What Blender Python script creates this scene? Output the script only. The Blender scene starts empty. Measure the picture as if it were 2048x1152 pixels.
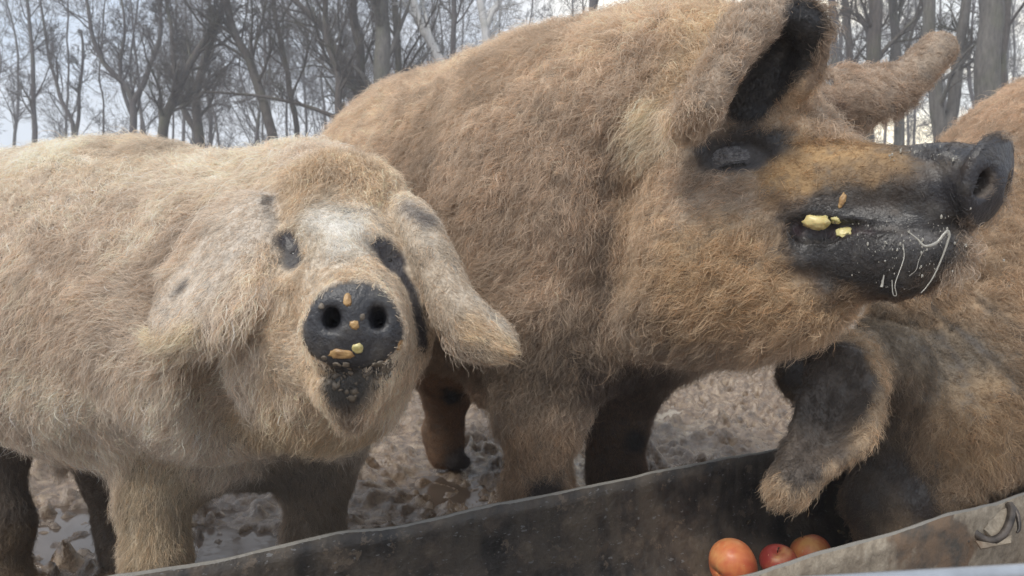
import bpy, math, os, time
import numpy as np
T0 = time.time()
CLAY = os.environ.get('CLAY') == '1'
QH = float(os.environ.get('QH', '1'))          # hair density factor
rng = np.random.default_rng(7)
scn = bpy.context.scene
COL = scn.collection

# ------------------------------------------------------------------ camera
F = 1480.0; SC = 0.82; PITCH = math.atan(146 / 1480.0); CH = 0.8
cf = np.array([0, math.cos(PITCH), -math.sin(PITCH)]); cu = np.array([0, math.sin(PITCH), math.cos(PITCH)]); cr = np.array([1.0, 0, 0])
CAM = np.array([0, 0, CH * SC])
def P(px, py, d):
    "picture coordinates (of the 2048 wide photograph) and depth -> metres"
    return CAM + SC * d * (cf + (px - 1024) / F * cr + (576 - py) / F * cu)
def R(rpx, d): return rpx * d / F * SC
def ground_y(d): return 576 + (CH / d - 0.098) / 0.995 * F
cam = bpy.data.cameras.new('camera'); camo = bpy.data.objects.new('camera', cam); COL.objects.link(camo)
camo.location = CAM; camo.rotation_euler = (math.pi / 2 - PITCH, 0, 0)
cam.sensor_width = 36; cam.lens = 36 * F / 2048; cam.clip_start = 0.02; cam.clip_end = 2000
scn.camera = camo

# ------------------------------------------------------------------ noise
def _hash(ix, iy, iz, s):
    h = (ix * 374761393 + iy * 668265263 + iz * 2147483647 + s * 974634777) & 0xffffffff
    h = ((h ^ (h >> 13)) * 1274126177) & 0xffffffff
    h = ((h ^ (h >> 16)) * 2246822519) & 0xffffffff
    return ((h ^ (h >> 15)) & 0xffffff) / float(0xffffff)
def vnoise(p, s=0):
    i = np.floor(p).astype(np.int64); f = p - i; f = f * f * (3 - 2 * f)
    x, y, z = i[:, 0], i[:, 1], i[:, 2]; fx, fy, fz = f[:, 0], f[:, 1], f[:, 2]
    r = 0
    for a in (0, 1):
        for b in (0, 1):
            for c in (0, 1):
                w = (fx if a else 1 - fx) * (fy if b else 1 - fy) * (fz if c else 1 - fz)
                r = r + w * _hash(x + a, y + b, z + c, s)
    return r
def fbm(p, freq, octv=3, s=0, gain=0.5):
    r = 0; a = 1; t = 0
    for k in range(octv):
        r = r + a * vnoise(p * freq + 17.3 * k, s + k); t += a; a *= gain; freq *= 2.03
    return r / t
def nvec(p, freq, s=0):
    return np.stack([vnoise(p * freq, s), vnoise(p * freq + 31.7, s + 1), vnoise(p * freq + 71.1, s + 2)], 1) * 2 - 1
def unit(v): return v / np.maximum(np.linalg.norm(v, axis=-1, keepdims=True), 1e-9)
def sstep(x): x = np.clip(x, 0, 1); return x * x * (3 - 2 * x)

# ------------------------------------------------------------------ signed distance shapes
def d_cone(p, a, ra, b, rb):
    ab = b - a; L2 = ab @ ab
    t = np.clip((p - a) @ ab / L2, 0, 1)
    return np.linalg.norm(p - a - t[:, None] * ab, axis=1) - (ra + (rb - ra) * t)
def d_ell(p, c, r, M):
    q = (p - c) @ M.T
    k0 = np.linalg.norm(q / r, axis=1); k1 = np.linalg.norm(q / (r * r), axis=1)
    return k0 * (k0 - 1) / np.maximum(k1, 1e-9)
def d_cloud(p, pts, rad, k=0.006):
    out = np.full(len(p), 0.5)
    lo = pts.min(0) - 0.06; hi = pts.max(0) + 0.06
    m = np.where(((p > lo) & (p < hi)).all(1))[0]
    pf = pts.astype(np.float32); p2 = (pf ** 2).sum(1)
    for s in range(0, len(m), 20000):
        ii = m[s:s + 20000]; q = p[ii].astype(np.float32)
        o = q.mean(0); qq = q - o; pp = pf - o
        d2 = (qq ** 2).sum(1)[:, None] + (pp ** 2).sum(1)[None] - 2 * qq @ pp.T
        d = np.sqrt(np.maximum(d2, 0)); mn = d.min(1)
        out[ii] = mn - k * np.log(np.exp(-(d - mn[:, None]) / k).sum(1)) - rad + k * 1.6
    return out
def smin(a, b, k):
    h = np.clip(0.5 + 0.5 * (b - a) / k, 0, 1)
    return b + (a - b) * h - k * h * (1 - h)
def smax(a, b, k): return -smin(-a, -b, k)
def frame(n, up=(0, 0, 1)):
    n = unit(np.array(n, float)); u = np.array(up, float); u = unit(u - (u @ n) * n); return np.stack([np.cross(u, n), u, n])

class Shape:
    def __init__(s): s.ops = []
    def cone(s, a, b, k=0.05):
        pa, pb = P(*a[:3]), P(*b[:3]); ra, rb = R(a[3], a[2]), R(b[3], b[2])
        s.ops.append(('+', k, lambda p: d_cone(p, pa, ra, pb, rb), (pa + pb) / 2, np.linalg.norm(pa - pb) / 2 + max(ra, rb))); return s
    def chain(s, pts, k=0.04):
        for a, b in zip(pts[:-1], pts[1:]): s.cone(a, b, k)
        return s
    def ball(s, a, k=0.05):
        c = P(*a[:3]); r = R(a[3], a[2]); s.ops.append(('+', k, lambda p: np.linalg.norm(p - c, axis=1) - r, c, r)); return s
    def ell(s, c, r, M=None, k=0.04, op='+'):
        c = np.asarray(c, float); r = np.asarray(r, float); M = np.stack([cr, cu, cf]) if M is None else M
        s.ops.append((op, k, lambda p: d_ell(p, c, r, M), c, r.max())); return s
    def cut(s, a, b, k=0.02):
        pa, pb = P(*a[:3]), P(*b[:3]); ra, rb = R(a[3], a[2]), R(b[3], b[2])
        s.ops.append(('-', k, lambda p: d_cone(p, pa, ra, pb, rb), (pa + pb) / 2, np.linalg.norm(pa - pb) / 2 + max(ra, rb))); return s
    def depth(s, px, py):
        o = CAM; dv = unit(P(px, py, 1.0) - CAM); t_ = 0.45
        for _ in range(90):
            d = s((o + dv * t_)[None])[0]
            if d < 0.0006 or t_ > 4: break
            t_ += max(d * 0.8, 0.0005)
        return (dv * t_) @ cf / SC if t_ < 4 else 1.5
    def groove(s, pts, r, sink=0.0, k=0.015):
        "a furrow along picture points lying on the surface as built so far; r in picture pixels (number or list)"
        rs = [r] * len(pts) if np.ndim(r) == 0 else r
        q = [(x, y, s.depth(x, y) + sink / SC, rr) for (x, y), rr in zip(pts, rs)]
        for u, v in zip(q[:-1], q[1:]): s.cut(u, v, k)
        return s
    def ridge(s, pts, r, sink=0.0, k=0.015):
        rs = [r] * len(pts) if np.ndim(r) == 0 else r
        q = [(x, y, s.depth(x, y) + sink / SC, rr) for (x, y), rr in zip(pts, rs)]
        return s.chain(q, k)
    def cloud(s, pts, rad, k=0.03):
        c = pts.mean(0); s.ops.append(('+', k, lambda p: d_cloud(p, pts, rad), c, np.linalg.norm(pts - c, axis=1).max() + 0.02)); return s
    def __call__(s, p):
        out = np.empty(len(p))
        for st in range(0, len(p), 150000):
            q = p[st:st + 150000]; d = np.full(len(q), 9.0)
            for op, k, f, c, br in s.ops:
                near = np.linalg.norm(q - c, axis=1) - br
                m = near < (np.minimum(d, 0.5) + k + 0.01 if op == '+' else k + 0.02)
                if not m.any(): continue
                v = f(q[m])
                d[m] = smin(d[m], v, k) if op == '+' else smax(d[m], -v, k)
            out[st:st + 150000] = d
        return out

def axis(lo, hi, h0, foci):
    "grid lines from lo to hi: spacing h0, finer inside the foci (a, b, h)"
    xs = [lo]; x = lo
    while x < hi:
        h = h0
        for a, b, hh in foci:
            dist = max(a - x, x - b, 0.0)
            h = min(h, hh + dist * 0.12)
        x += h; xs.append(x)
    return np.array(xs)
def surface_nets(f, X, Y, Z):
    B = 4
    def pad(a):
        n = (-len(a)) % B + 1
        return np.concatenate([a, a[-1] + (a[-1] - a[-2]) * np.arange(1, n + 1)]) if n != B + 1 else np.concatenate([a, a[-1:] + (a[-1] - a[-2])])
    X, Y, Z = pad(X), pad(Y), pad(Z)
    n = (len(X), len(Y), len(Z))
    cx, cy, cz = [(a[:-1].reshape(-1, B)[:, 0] + a[B::B][:len(a[:-1]) // B]) / 2 if len(a[B::B]) == len(a[:-1]) // B else a[:-1].reshape(-1, B).mean(1) for a in (X, Y, Z)]
    hx, hy, hz = [np.abs(a[:-1].reshape(-1, B)[:, -1] - a[:-1].reshape(-1, B)[:, 0]) * 0.75 for a in (X, Y, Z)]
    G = np.stack(np.meshgrid(cx, cy, cz, indexing='ij'), -1).reshape(-1, 3)
    H = np.sqrt(hx[:, None, None] ** 2 + hy[None, :, None] ** 2 + hz[None, None, :] ** 2)
    c = f(G).reshape(H.shape)
    V = np.repeat(np.repeat(np.repeat(c, B, 0), B, 1), B, 2).astype(np.float32)
    V = np.pad(V, ((0, 1), (0, 1), (0, 1)), mode='edge')
    act = np.abs(c) < H * 1.35 + 0.012
    fi = np.repeat(np.repeat(np.repeat(act, B, 0), B, 1), B, 2); fi = np.pad(fi, ((0, 1), (0, 1), (0, 1)))
    I = np.argwhere(fi)
    pts = np.stack([X[I[:, 0]], Y[I[:, 1]], Z[I[:, 2]]], 1)
    V[I[:, 0], I[:, 1], I[:, 2]] = f(pts)
    V[V == 0] = 1e-7
    s = V < 0
    cell = np.zeros(tuple(k - 1 for k in n), bool)
    base = s[:-1, :-1, :-1]
    for a in (0, 1):
        for b in (0, 1):
            for cc in (0, 1):
                cell |= s[a:n[0] - 1 + a, b:n[1] - 1 + b, cc:n[2] - 1 + cc] != base
    C = np.argwhere(cell); idx = np.full(cell.shape, -1, np.int64); idx[cell] = np.arange(len(C))
    acc = np.zeros((len(C), 3)); cnt = np.zeros(len(C))
    ax = (X, Y, Z)
    for d in range(3):
        for a in (0, 1):
            for b in (0, 1):
                o = [0, 0, 0]; oth = [k for k in range(3) if k != d]; o[oth[0]] = a; o[oth[1]] = b
                i0 = C + o; i1 = i0.copy(); i1[:, d] += 1
                v0 = V[i0[:, 0], i0[:, 1], i0[:, 2]]; v1 = V[i1[:, 0], i1[:, 1], i1[:, 2]]
                m = (v0 < 0) != (v1 < 0); t = v0[m] / (v0[m] - v1[m])
                q0 = np.stack([ax[k][i0[m][:, k]] for k in range(3)], 1); q1 = np.stack([ax[k][i1[m][:, k]] for k in range(3)], 1)
                acc[m] += q0 + t[:, None] * (q1 - q0); cnt[m] += 1
    verts = acc / cnt[:, None]
    quads = []
    for d in range(3):
        e, g = [(1, 2), (2, 0), (0, 1)][d]
        sl0 = [slice(None)] * 3; sl1 = [slice(None)] * 3; sl0[d] = slice(0, n[d] - 1); sl1[d] = slice(1, n[d])
        ch = s[tuple(sl0)] != s[tuple(sl1)]
        E = np.argwhere(ch)
        E = E[(E[:, e] > 0) & (E[:, g] > 0) & (E[:, e] < n[e] - 1) & (E[:, g] < n[g] - 1)]
        neg = s[E[:, 0], E[:, 1], E[:, 2]]
        def cc_(de, dg):
            q = E.copy(); q[:, e] -= de; q[:, g] -= dg; return idx[q[:, 0], q[:, 1], q[:, 2]]
        Q = np.stack([cc_(1, 1), cc_(0, 1), cc_(0, 0), cc_(1, 0)], 1)
        Q[~neg] = Q[~neg][:, ::-1]
        quads.append(Q[(Q >= 0).all(1)])
    return verts, np.concatenate(quads)

# ------------------------------------------------------------------ objects
def mesh_obj(name, verts, faces, mat, parent=None, smooth=True, attrs=None):
    me = bpy.data.meshes.new(name); verts = np.asarray(verts, np.float32)
    if isinstance(faces, np.ndarray):
        nf, k = faces.shape
        me.vertices.add(len(verts)); me.vertices.foreach_set('co', verts.ravel())
        me.loops.add(nf * k); me.loops.foreach_set('vertex_index', faces.astype(np.int32).ravel())
        me.polygons.add(nf); me.polygons.foreach_set('loop_start', np.arange(0, nf * k, k, dtype=np.int32))
        me.update(calc_edges=True)
    else:
        me.from_pydata([tuple(v) for v in verts], [], faces)
    if smooth: me.shade_smooth()
    for k, v in (attrs or {}).items():
        if v.ndim == 2:
            a = me.attributes.new(k, 'FLOAT_COLOR', 'POINT'); a.data.foreach_set('color', np.concatenate([v, np.ones((len(v), 1))], 1).astype(np.float32).ravel())
        else:
            a = me.attributes.new(k, 'FLOAT', 'POINT'); a.data.foreach_set('value', v.astype(np.float32))
    if mat: me.materials.append(mat)
    o = bpy.data.objects.new(name, me); COL.objects.link(o)
    if parent: o.parent = parent; o.matrix_parent_inverse = parent.matrix_world.inverted() if False else o.matrix_parent_inverse
    return o
def tag(o, label=None, cat=None, group=None, kind=None):
    if label: o['label'] = label
    if cat: o['category'] = cat
    if group: o['group'] = group
    if kind: o['kind'] = kind
    return o
def empty(name, loc=(0, 0, 0)):
    o = bpy.data.objects.new(name, None); COL.objects.link(o); o.location = loc; o.empty_display_size = 0.1; return o
def add_child(o, root):
    "parent a mesh built in world coordinates to an Empty that only has a location"
    o.parent = root; o.matrix_parent_inverse.identity(); o.location = [-c for c in root.location]; return o

# ------------------------------------------------------------------ material helpers
class NT:
    def __init__(s, name):
        s.m = bpy.data.materials.new(name); s.m.use_nodes = True; s.t = s.m.node_tree; s.t.nodes.clear()
        s.out = s.n('ShaderNodeOutputMaterial')
    def n(s, ty, **kw):
        x = s.t.nodes.new(ty)
        for k, v in kw.items():
            if k in x.inputs.keys() if hasattr(x.inputs, 'keys') else False: pass
            setattr(x, k, v)
        return x
    def l(s, a, b): s.t.links.new(a, b); return s
    def noise(s, scale, detail=4, rough=0.55, vec=None, dist=0):
        x = s.n('ShaderNodeTexNoise'); x.inputs['Scale'].default_value = scale; x.inputs['Detail'].default_value = detail
        x.inputs['Roughness'].default_value = rough; x.inputs['Distortion'].default_value = dist
        if vec: s.l(vec, x.inputs['Vector'])
        return x.outputs['Fac']
    def ramp(s, fac, stops):
        x = s.n('ShaderNodeValToRGB'); e = x.color_ramp.elements
        while len(e) > 1: e.remove(e[-1])
        e[0].position = stops[0][0]; e[0].color = tuple(stops[0][1]) + (1,)
        for p_, c in stops[1:]:
            q = e.new(p_); q.color = tuple(c) + (1,)
        s.l(fac, x.inputs['Fac']); return x.outputs['Color']
    def mix(s, fac, a, b, mode='MIX'):
        x = s.n('ShaderNodeMix'); x.data_type = 'RGBA'; x.blend_type = mode
        for sock, v in ((x.inputs[0], fac), (x.inputs[6], a), (x.inputs[7], b)):
            if hasattr(v, 'is_output'): s.l(v, sock)
            elif isinstance(v, (int, float)): sock.default_value = v
            else: sock.default_value = tuple(v) + (1,)
        return x.outputs[2]
    def bsdf(s, col, rough=0.7, bump=None, bs=0.5, bd=0.01, **kw):
        b = s.n('ShaderNodeBsdfPrincipled')
        if hasattr(col, 'is_output'): s.l(col, b.inputs['Base Color'])
        else: b.inputs['Base Color'].default_value = tuple(col) + (1,)
        if hasattr(rough, 'is_output'): s.l(rough, b.inputs['Roughness'])
        else: b.inputs['Roughness'].default_value = rough
        for k, v in kw.items():
            k = k.replace('_', ' ')
            if hasattr(v, 'is_output'): s.l(v, b.inputs[k])
            else: b.inputs[k].default_value = v
        if bump is not None:
            u = s.n('ShaderNodeBump'); u.inputs['Strength'].default_value = bs; u.inputs['Distance'].default_value = bd
            s.l(bump, u.inputs['Height']); s.l(u.outputs[0], b.inputs['Normal'])
        s.l(b.outputs[0], s.out.inputs[0]); s.b = b; return b
    def pos(s):
        return s.n('ShaderNodeNewGeometry').outputs['Position']
    def obj(s): return s.n('ShaderNodeTexCoord').outputs['Object']
    def attr(s, name, what='Color'):
        x = s.n('ShaderNodeAttribute'); x.attribute_name = name; return x.outputs[what]
def math_(t, op, a, b=None, clamp=False):
    x = t.n('ShaderNodeMath'); x.operation = op; x.use_clamp = clamp
    for i, v in enumerate((a, b)):
        if v is None: continue
        if hasattr(v, 'is_output'): t.l(v, x.inputs[i])
        else: x.inputs[i].default_value = v
    return x.outputs[0]

def m_skin():
    t = NT('pig_skin'); nz = t.noise(220, 3, 0.6, t.pos())
    nz2 = t.noise(38, 4, 0.6, t.pos()); sc0 = t.mix(t.ramp(nz2, [(0.48, (0, 0, 0)), (0.70, (0.7, 0.7, 0.7))]), t.attr('col'), (0.105, 0.098, 0.09))
    col = t.mix(0.35, sc0, t.ramp(nz, [(0.3, (0.25, 0.22, 0.2)), (0.7, (1, 1, 1))]), 'MULTIPLY')
    lum = t.n('ShaderNodeRGBToBW'); t.l(t.attr('col'), lum.inputs[0]); t.bsdf(col, t.ramp(lum.outputs[0], [(0.03, (0.38,) * 3), (0.12, (0.85,) * 3)]), math_(t, 'ADD', nz, nz2), 0.5, 0.0035); return t.m
def m_fur():
    t = NT('wool')
    c = t.attr('col')
    d = t.n('ShaderNodeBsdfDiffuse'); t.l(c, d.inputs[0])
    tr = t.n('ShaderNodeBsdfTranslucent'); t.l(c, tr.inputs[0])
    g = t.n('ShaderNodeBsdfHair'); g.component = 'Reflection'; g.inputs['Color'].default_value = (1, 1, 1, 1)
    g.inputs['RoughnessU'].default_value = 0.35; g.inputs['RoughnessV'].default_value = 0.6
    m1 = t.n('ShaderNodeMixShader'); m1.inputs[0].default_value = 0.35; t.l(d.outputs[0], m1.inputs[1]); t.l(tr.outputs[0], m1.inputs[2])
    m2 = t.n('ShaderNodeMixShader'); m2.inputs[0].default_value = 0.05; t.l(m1.outputs[0], m2.inputs[1]); t.l(g.outputs[0], m2.inputs[2])
    t.l(m2.outputs[0], t.out.inputs[0]); return t.m
SKIN = m_skin(); FUR = m_fur()

# ------------------------------------------------------------------ fur
def hair_obj(name, pts, rad, col, mat, root):
    "pts (n,k,3), rad (k,) or (n,k), col (n,3)"
    n, k = pts.shape[:2]
    h = bpy.data.hair_curves.new(name); h.add_curves([k] * n)
    h.attributes['position'].data.foreach_set('vector', pts.reshape(-1, 3).astype(np.float32).ravel())
    r = h.attributes.get('radius') or h.attributes.new('radius', 'FLOAT', 'POINT')
    r.data.foreach_set('value', np.broadcast_to(rad, (n, k)).astype(np.float32).ravel())
    a = h.attributes.new('col', 'FLOAT_COLOR', 'CURVE')
    a.data.foreach_set('color', np.concatenate([col, np.ones((n, 1))], 1).astype(np.float32).ravel())
    h.materials.append(mat)
    o = bpy.data.objects.new(name, h); COL.objects.link(o)
    if root: add_child(o, root)
    return o
def seg_dist(p, pts):
    d = np.full(len(p), 9e9)
    sq = lambda v: v - (v @ cf)[..., None] * cf * 0.8
    p = sq(p); pts = sq(pts)
    if len(pts) == 1: return np.linalg.norm(p - pts[0], axis=1)
    for a, b in zip(pts[:-1], pts[1:]):
        ab = b - a; t = np.clip((p - a) @ ab / max(ab @ ab, 1e-12), 0, 1)
        d = np.minimum(d, np.linalg.norm(p - a - t[:, None] * ab, axis=1))
    return d
class Paint:
    "layers over the body: each is a polyline of picture points with a radius; inside it colour, length ... blend to new values"
    def __init__(s, shape=None, **base): s.base = base; s.layers = []; s.shape = shape
    def add(s, pts, r, soft=0.5, facing=None, wob=0.25, **vals):
        pts = [a if len(a) == 3 else (*a, s.shape.depth(*a)) for a in pts]
        q = [P(*a) for a in pts]; s.layers.append((np.array(q), R(r, pts[0][2]), soft, facing, wob, vals)); return s
    def eval(s, p, nrm):
        n = len(p); out = {}
        for k, v in s.base.items(): out[k] = np.tile(np.array(v, float), (n, 1)) if np.ndim(v) else np.full(n, float(v))
        wn = fbm(p, 35, 3, 5) - 0.5
        for q, r, soft, facing, wob, vals in s.layers:
            d = seg_dist(p, q) / r + wn * wob * 2
            w = sstep((1 - d) / soft)
            if facing is not None:
                fv = unit(np.array(facing[0], float)); w = w * sstep((nrm @ fv - facing[1]) / 0.25)
            for k, v in vals.items():
                v = np.array(v, float)
                out[k] = out[k] * (1 - w[:, None]) + v * w[:, None] if out[k].ndim == 2 else out[k] * (1 - w) + v * w
        return out
def vert_normals(v, f):
    n = np.cross(v[f[:, 2]] - v[f[:, 0]], v[f[:, 3]] - v[f[:, 1]])
    vn = np.zeros_like(v)
    for k in range(4):
        for c in range(3): vn[:, c] += np.bincount(f[:, k], n[:, c], len(v))
    return unit(vn), np.linalg.norm(n, axis=1) / 2
def grow(name, verts, faces, vn, area, paint, root, nclump, kids, clump_r, K=7, seed=1, rad=0.00023, grav=0.3, frizz=0.35, long=1.0, lite=1.0, cl=0.5, csp=0.2, cm=1.0):
    rg = np.random.default_rng(seed)
    fc = verts[faces].mean(1); fn = unit(vn[faces].mean(1))
    at = paint.eval(fc, fn)
    tocam = unit(CAM - fc); face = (fn * tocam).sum(1)
    vis = np.where(face > -0.35, 1.0, 0.22)
    rel = fc - CAM; dz = rel @ cf; ix = 1024 + F * (rel @ cr) / np.maximum(dz, 0.1); iy = 576 - F * (rel @ cu) / np.maximum(dz, 0.1)
    inside = (ix > -220) & (ix < 2268) & (iy > -220) & (iy < 1372) & (dz > 0)
    w = area * at['dens'] * vis * np.where(inside, 1.0, 0.15)
    w = w / w.sum(); N = int(nclump * QH)
    fi = rg.choice(len(faces), N, p=w)
    a, b = rg.random((2, N))
    q = verts[faces[fi]]; vv = vn[faces[fi]]
    wts = np.stack([(1 - a) * (1 - b), a * (1 - b), a * b, (1 - a) * b], 1)[..., None]
    p0 = (q * wts).sum(1); n0 = unit((vv * wts).sum(1))
    at = paint.eval(p0, n0)
    # combing direction with slow swirls and faster disorder
    dr = at['dir'] + nvec(p0, 9, 3) * at['swirl'][:, None] + nvec(p0, 45, 9) * at['swirl'][:, None] * 0.5 + rg.normal(0, 0.22, (N, 3)) * at['swirl'][:, None]
    T = unit(dr - (dr * n0).sum(1)[:, None] * n0); Bn = np.cross(n0, T)
    M = kids; tot = N * M
    rep = lambda x: np.repeat(x, M, 0)
    n_, T_, B_ = rep(n0), rep(T), rep(Bn)
    cr_ = clump_r * rep(at['clr'])
    off = (T_ * rg.normal(0, 1, (tot, 1)) + B_ * rg.normal(0, 1, (tot, 1))) * cr_[:, None] * 0.6
    root_p = rep(p0) + off - n_ * 0.002
    L = long * rep(at['len'] * (0.6 + 0.8 * fbm(p0, 12, 2, 33)) * rg.uniform(0.7, 1.2, N)) * rg.uniform(0.65, 1.25, tot)
    lift = rep(at['lift'] * rg.uniform(0.75, 1.25, N)) + rg.normal(0, 0.13, tot)
    curl = cm * rep(at['curl'] * rg.uniform(0.4, 1.5, N)); ph = rep(rg.uniform(0, 6.28, N)) + rg.normal(0, 0.5, tot)
    om = rep(rg.uniform(0.7, 1.3, N)) * rep(at['turns']) * 6.28
    sgn = rep(rg.choice([-1.0, 1.0], N))
    fz = rg.normal(0, 1, (tot, 3)) * frizz * rep(at['frz'])[:, None]; fz2 = rg.normal(0, 1, (tot, 3)) * frizz * rep(at['frz'])[:, None]
    gv = np.array([0, 0, -1.0])
    pts = np.empty((tot, K, 3)); cur = root_p.copy(); pts[:, 0] = cur
    du = 1 / (K - 1)
    for k in range(1, K):
        u = (k - 0.5) * du
        lf = lift * (1 - 0.55 * u)
        d = n_ * np.sin(lf)[:, None] + T_ * np.cos(lf)[:, None]
        d = d + gv * grav * u * rep(at['grav'])[:, None]
        a_ = om * u * sgn + ph
        d = d + (n_ * np.cos(a_)[:, None] + B_ * np.sin(a_)[:, None]) * curl[:, None]
        d = d + fz * (u - 0.3) + fz2 * math.sin(7 * u)
        cur = cur + unit(d) * (L * du)[:, None] - off * du * cl
        pts[:, k] = cur
    u = np.linspace(0, 1, K)
    rr = rad * (1 - 0.75 * u ** 1.5)[None] * rep(at['rad'])[:, None] * rg.uniform(0.7, 1.25, tot)[:, None]
    mud = sstep((fbm(p0, 5.5, 3, 27) - 0.52) / 0.16)[:, None] * 0.5
    c = at['col'] * (0.72 + 0.58 * fbm(p0, 16, 3, 21))[:, None]; c = c * (1 - mud * np.array([0.42, 0.46, 0.50]))
    c = rep(c) * (rep(rg.uniform(1 - csp, 1 + csp, N)) * rg.uniform(0.8, 1.22, tot))[:, None]
    c = c * lite
    red = rg.random(tot) < 0.12
    c[red] *= np.array([1.0, 0.86, 0.74])
    li = rg.random(tot) < 0.10
    c[li] = c[li] * 1.22 + 0.01
    hair_obj(name, pts, rr, np.clip(c, 0.004, 0.95), FUR, root)

def net(rows, nu=30, nv=16):
    "smooth surface through rows of picture points (px, py, depth)"
    A = np.array([[P(*c) for c in r] for r in rows])
    def res(A, n):
        m = len(A); t = np.linspace(0, m - 1, n); i = np.minimum(t.astype(int), m - 2); f = (t - i).reshape((-1,) + (1,) * (A.ndim - 1))
        g = lambda j: A[np.clip(j, 0, m - 1)]
        p0, p1, p2, p3 = g(i - 1), g(i), g(i + 1), g(i + 2)
        return 0.5 * (2 * p1 + (p2 - p0) * f + (2 * p0 - 5 * p1 + 4 * p2 - p3) * f ** 2 + (3 * p1 - 3 * p2 + p3 - p0) * f ** 3)
    A = res(A, nu); A = res(A.swapaxes(0, 1), nv)
    return A.reshape(-1, 3)

# ================================================================== the pigs
root_body = {}
def pig(name, label, shape, paint, loc, foci, h0, lo, hi, fur, bump=0.0, bfreq=14):
    root = empty(name, tuple(loc)); tag(root, label, 'pig', 'woolly pigs at the trough')
    X = axis(lo[0], hi[0], h0, [(a[0][0], a[1][0], a[2]) for a in foci])
    Y = axis(lo[1], hi[1], h0, [(a[0][1], a[1][1], a[2]) for a in foci])
    Z = axis(lo[2], hi[2], h0, [(a[0][2], a[1][2], a[2]) for a in foci])
    v, f = surface_nets(shape, X, Y, Z)
    vn, ar = vert_normals(v, f)
    at = paint.eval(v, vn)
    if bump:
        v = v + vn * ((fbm(v, bfreq, 3, 11) - 0.5) * bump * np.clip(at['len'] / 0.03, 0, 1.3))[:, None]
        vn, ar = vert_normals(v, f)
    body = mesh_obj('body', v, f, SKIN, attrs={'col': np.clip(at['col'] * 0.8 if not CLAY else at['col'], 0, 1)})
    add_child(body, root)
    print('pig', name, len(v), 'verts', round(time.time() - T0, 1))
    if not CLAY and fur:
        for k, g in enumerate(fur):
            grow('wool', v, f, vn, ar, g.pop('paint', paint), root, seed=k + 11, **g)
    print('fur', name, round(time.time() - T0, 1))
    root_body[root.name] = body
    return root
BASE = dict(dens=1.0, swirl=0.6, clr=1.0, curl=0.5, turns=1.0, grav=1.0, rad=1.0, frz=1.0)

# ---- big brown pig in the middle, head raised to the right
s2 = Shape()
s2.cone((900, 440, 2.12, 282), (1230, 398, 1.6, 340), 0.05)
s2.cone((1230, 398, 1.6, 338), (1380, 300, 1.45, 254), 0.08)
s2.cone((1385, 300, 1.42, 250), (1500, 320, 1.25, 160), 0.06)
s2.ball((1440, 505, 1.25, 200), 0.05)
s2.cone((1330, 560, 1.3, 130), (1590, 560, 1.14, 118), 0.06)
s2.ball((1520, 330, 1.19, 135), 0.04)
s2.cone((1590, 375, 1.14, 92), (1885, 366, 1.0, 68), 0.05)
s2.cone((1625, 485, 1.12, 98), (1800, 514, 1.03, 76), 0.035)
s2.cone((1780, 512, 1.03, 74), (1880, 500, 1.0, 50), 0.03)
s2.cone((1885, 366, 1.0, 66), (1948, 362, 0.975, 62), 0.03)
# near front leg, far front leg, hind legs
s2.chain([(1120, 640, 1.47, 180), (1080, 840, 1.45, 66), (1076, 1000, 1.45, 56), (1078, 1130, 1.45, 48), (1084, 1205, 1.44, 56)], 0.05)
s2.chain([(1270, 660, 1.65, 130), (1232, 830, 1.76, 56), (1232, 950, 1.78, 46), (1234, 1040, 1.78, 40), (1240, 1072, 1.77, 48)], 0.05)
s2.chain([(900, 590, 2.1, 180), (896, 780, 2.3, 40), (888, 865, 2.34, 30), (890, 905, 2.34, 32)], 0.05)
for hx in (908, 930): s2.cone((895, 905, 2.34, 26), (hx, 926, 2.30, 13), 0.012)
s2.chain([(1040, 640, 2.3, 140), (1072, 800, 2.6, 38), (1072, 880, 2.62, 30), (1078, 888, 2.62, 34)], 0.05)
s2.cone((1000, 760, 1.9, 60), (1150, 740, 1.6, 60), 0.08)
# eye socket, closed lid, mouth, cheek folds
s2.groove([(1225, 300), (1222, 400), (1212, 520), (1190, 640)], [26, 30, 30, 26], 0.0, 0.06)
s2.groove([(1395, 345), (1402, 440), (1425, 560)], [9, 10, 7], 0.0, 0.025)
s2.groove([(1480, 520), (1560, 560), (1640, 560)], [7, 9, 7], 0.0, 0.025)
s2.groove([(1442, 308), (1480, 302), (1520, 310)], [30, 34, 28], -0.012, 0.02)
ed = s2.depth(1476, 318)
s2.ell(P(1477, 319, ed + 0.022), (R(56, 1.1), R(34, 1.1), R(40, 1.1)), k=0.006)
s2.groove([(1424, 306), (1450, 288), (1480, 283), (1510, 288), (1530, 303)], 4, 0.0, 0.004)
s2.groove([(1432, 345), (1475, 356), (1518, 344)], 3, 0.0, 0.004)
s2.groove([(1590, 448), (1612, 458), (1650, 460), (1700, 455)], [14, 22, 22, 12], 0.004, 0.006)
s2.groove([(1700, 455), (1760, 452), (1815, 456), (1870, 462), (1920, 448)], [7, 6, 6, 5, 4], 0.0, 0.008)
s2.groove([(1830, 300), (1870, 330), (1880, 400)], 4, 0.0, 0.02)
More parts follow.
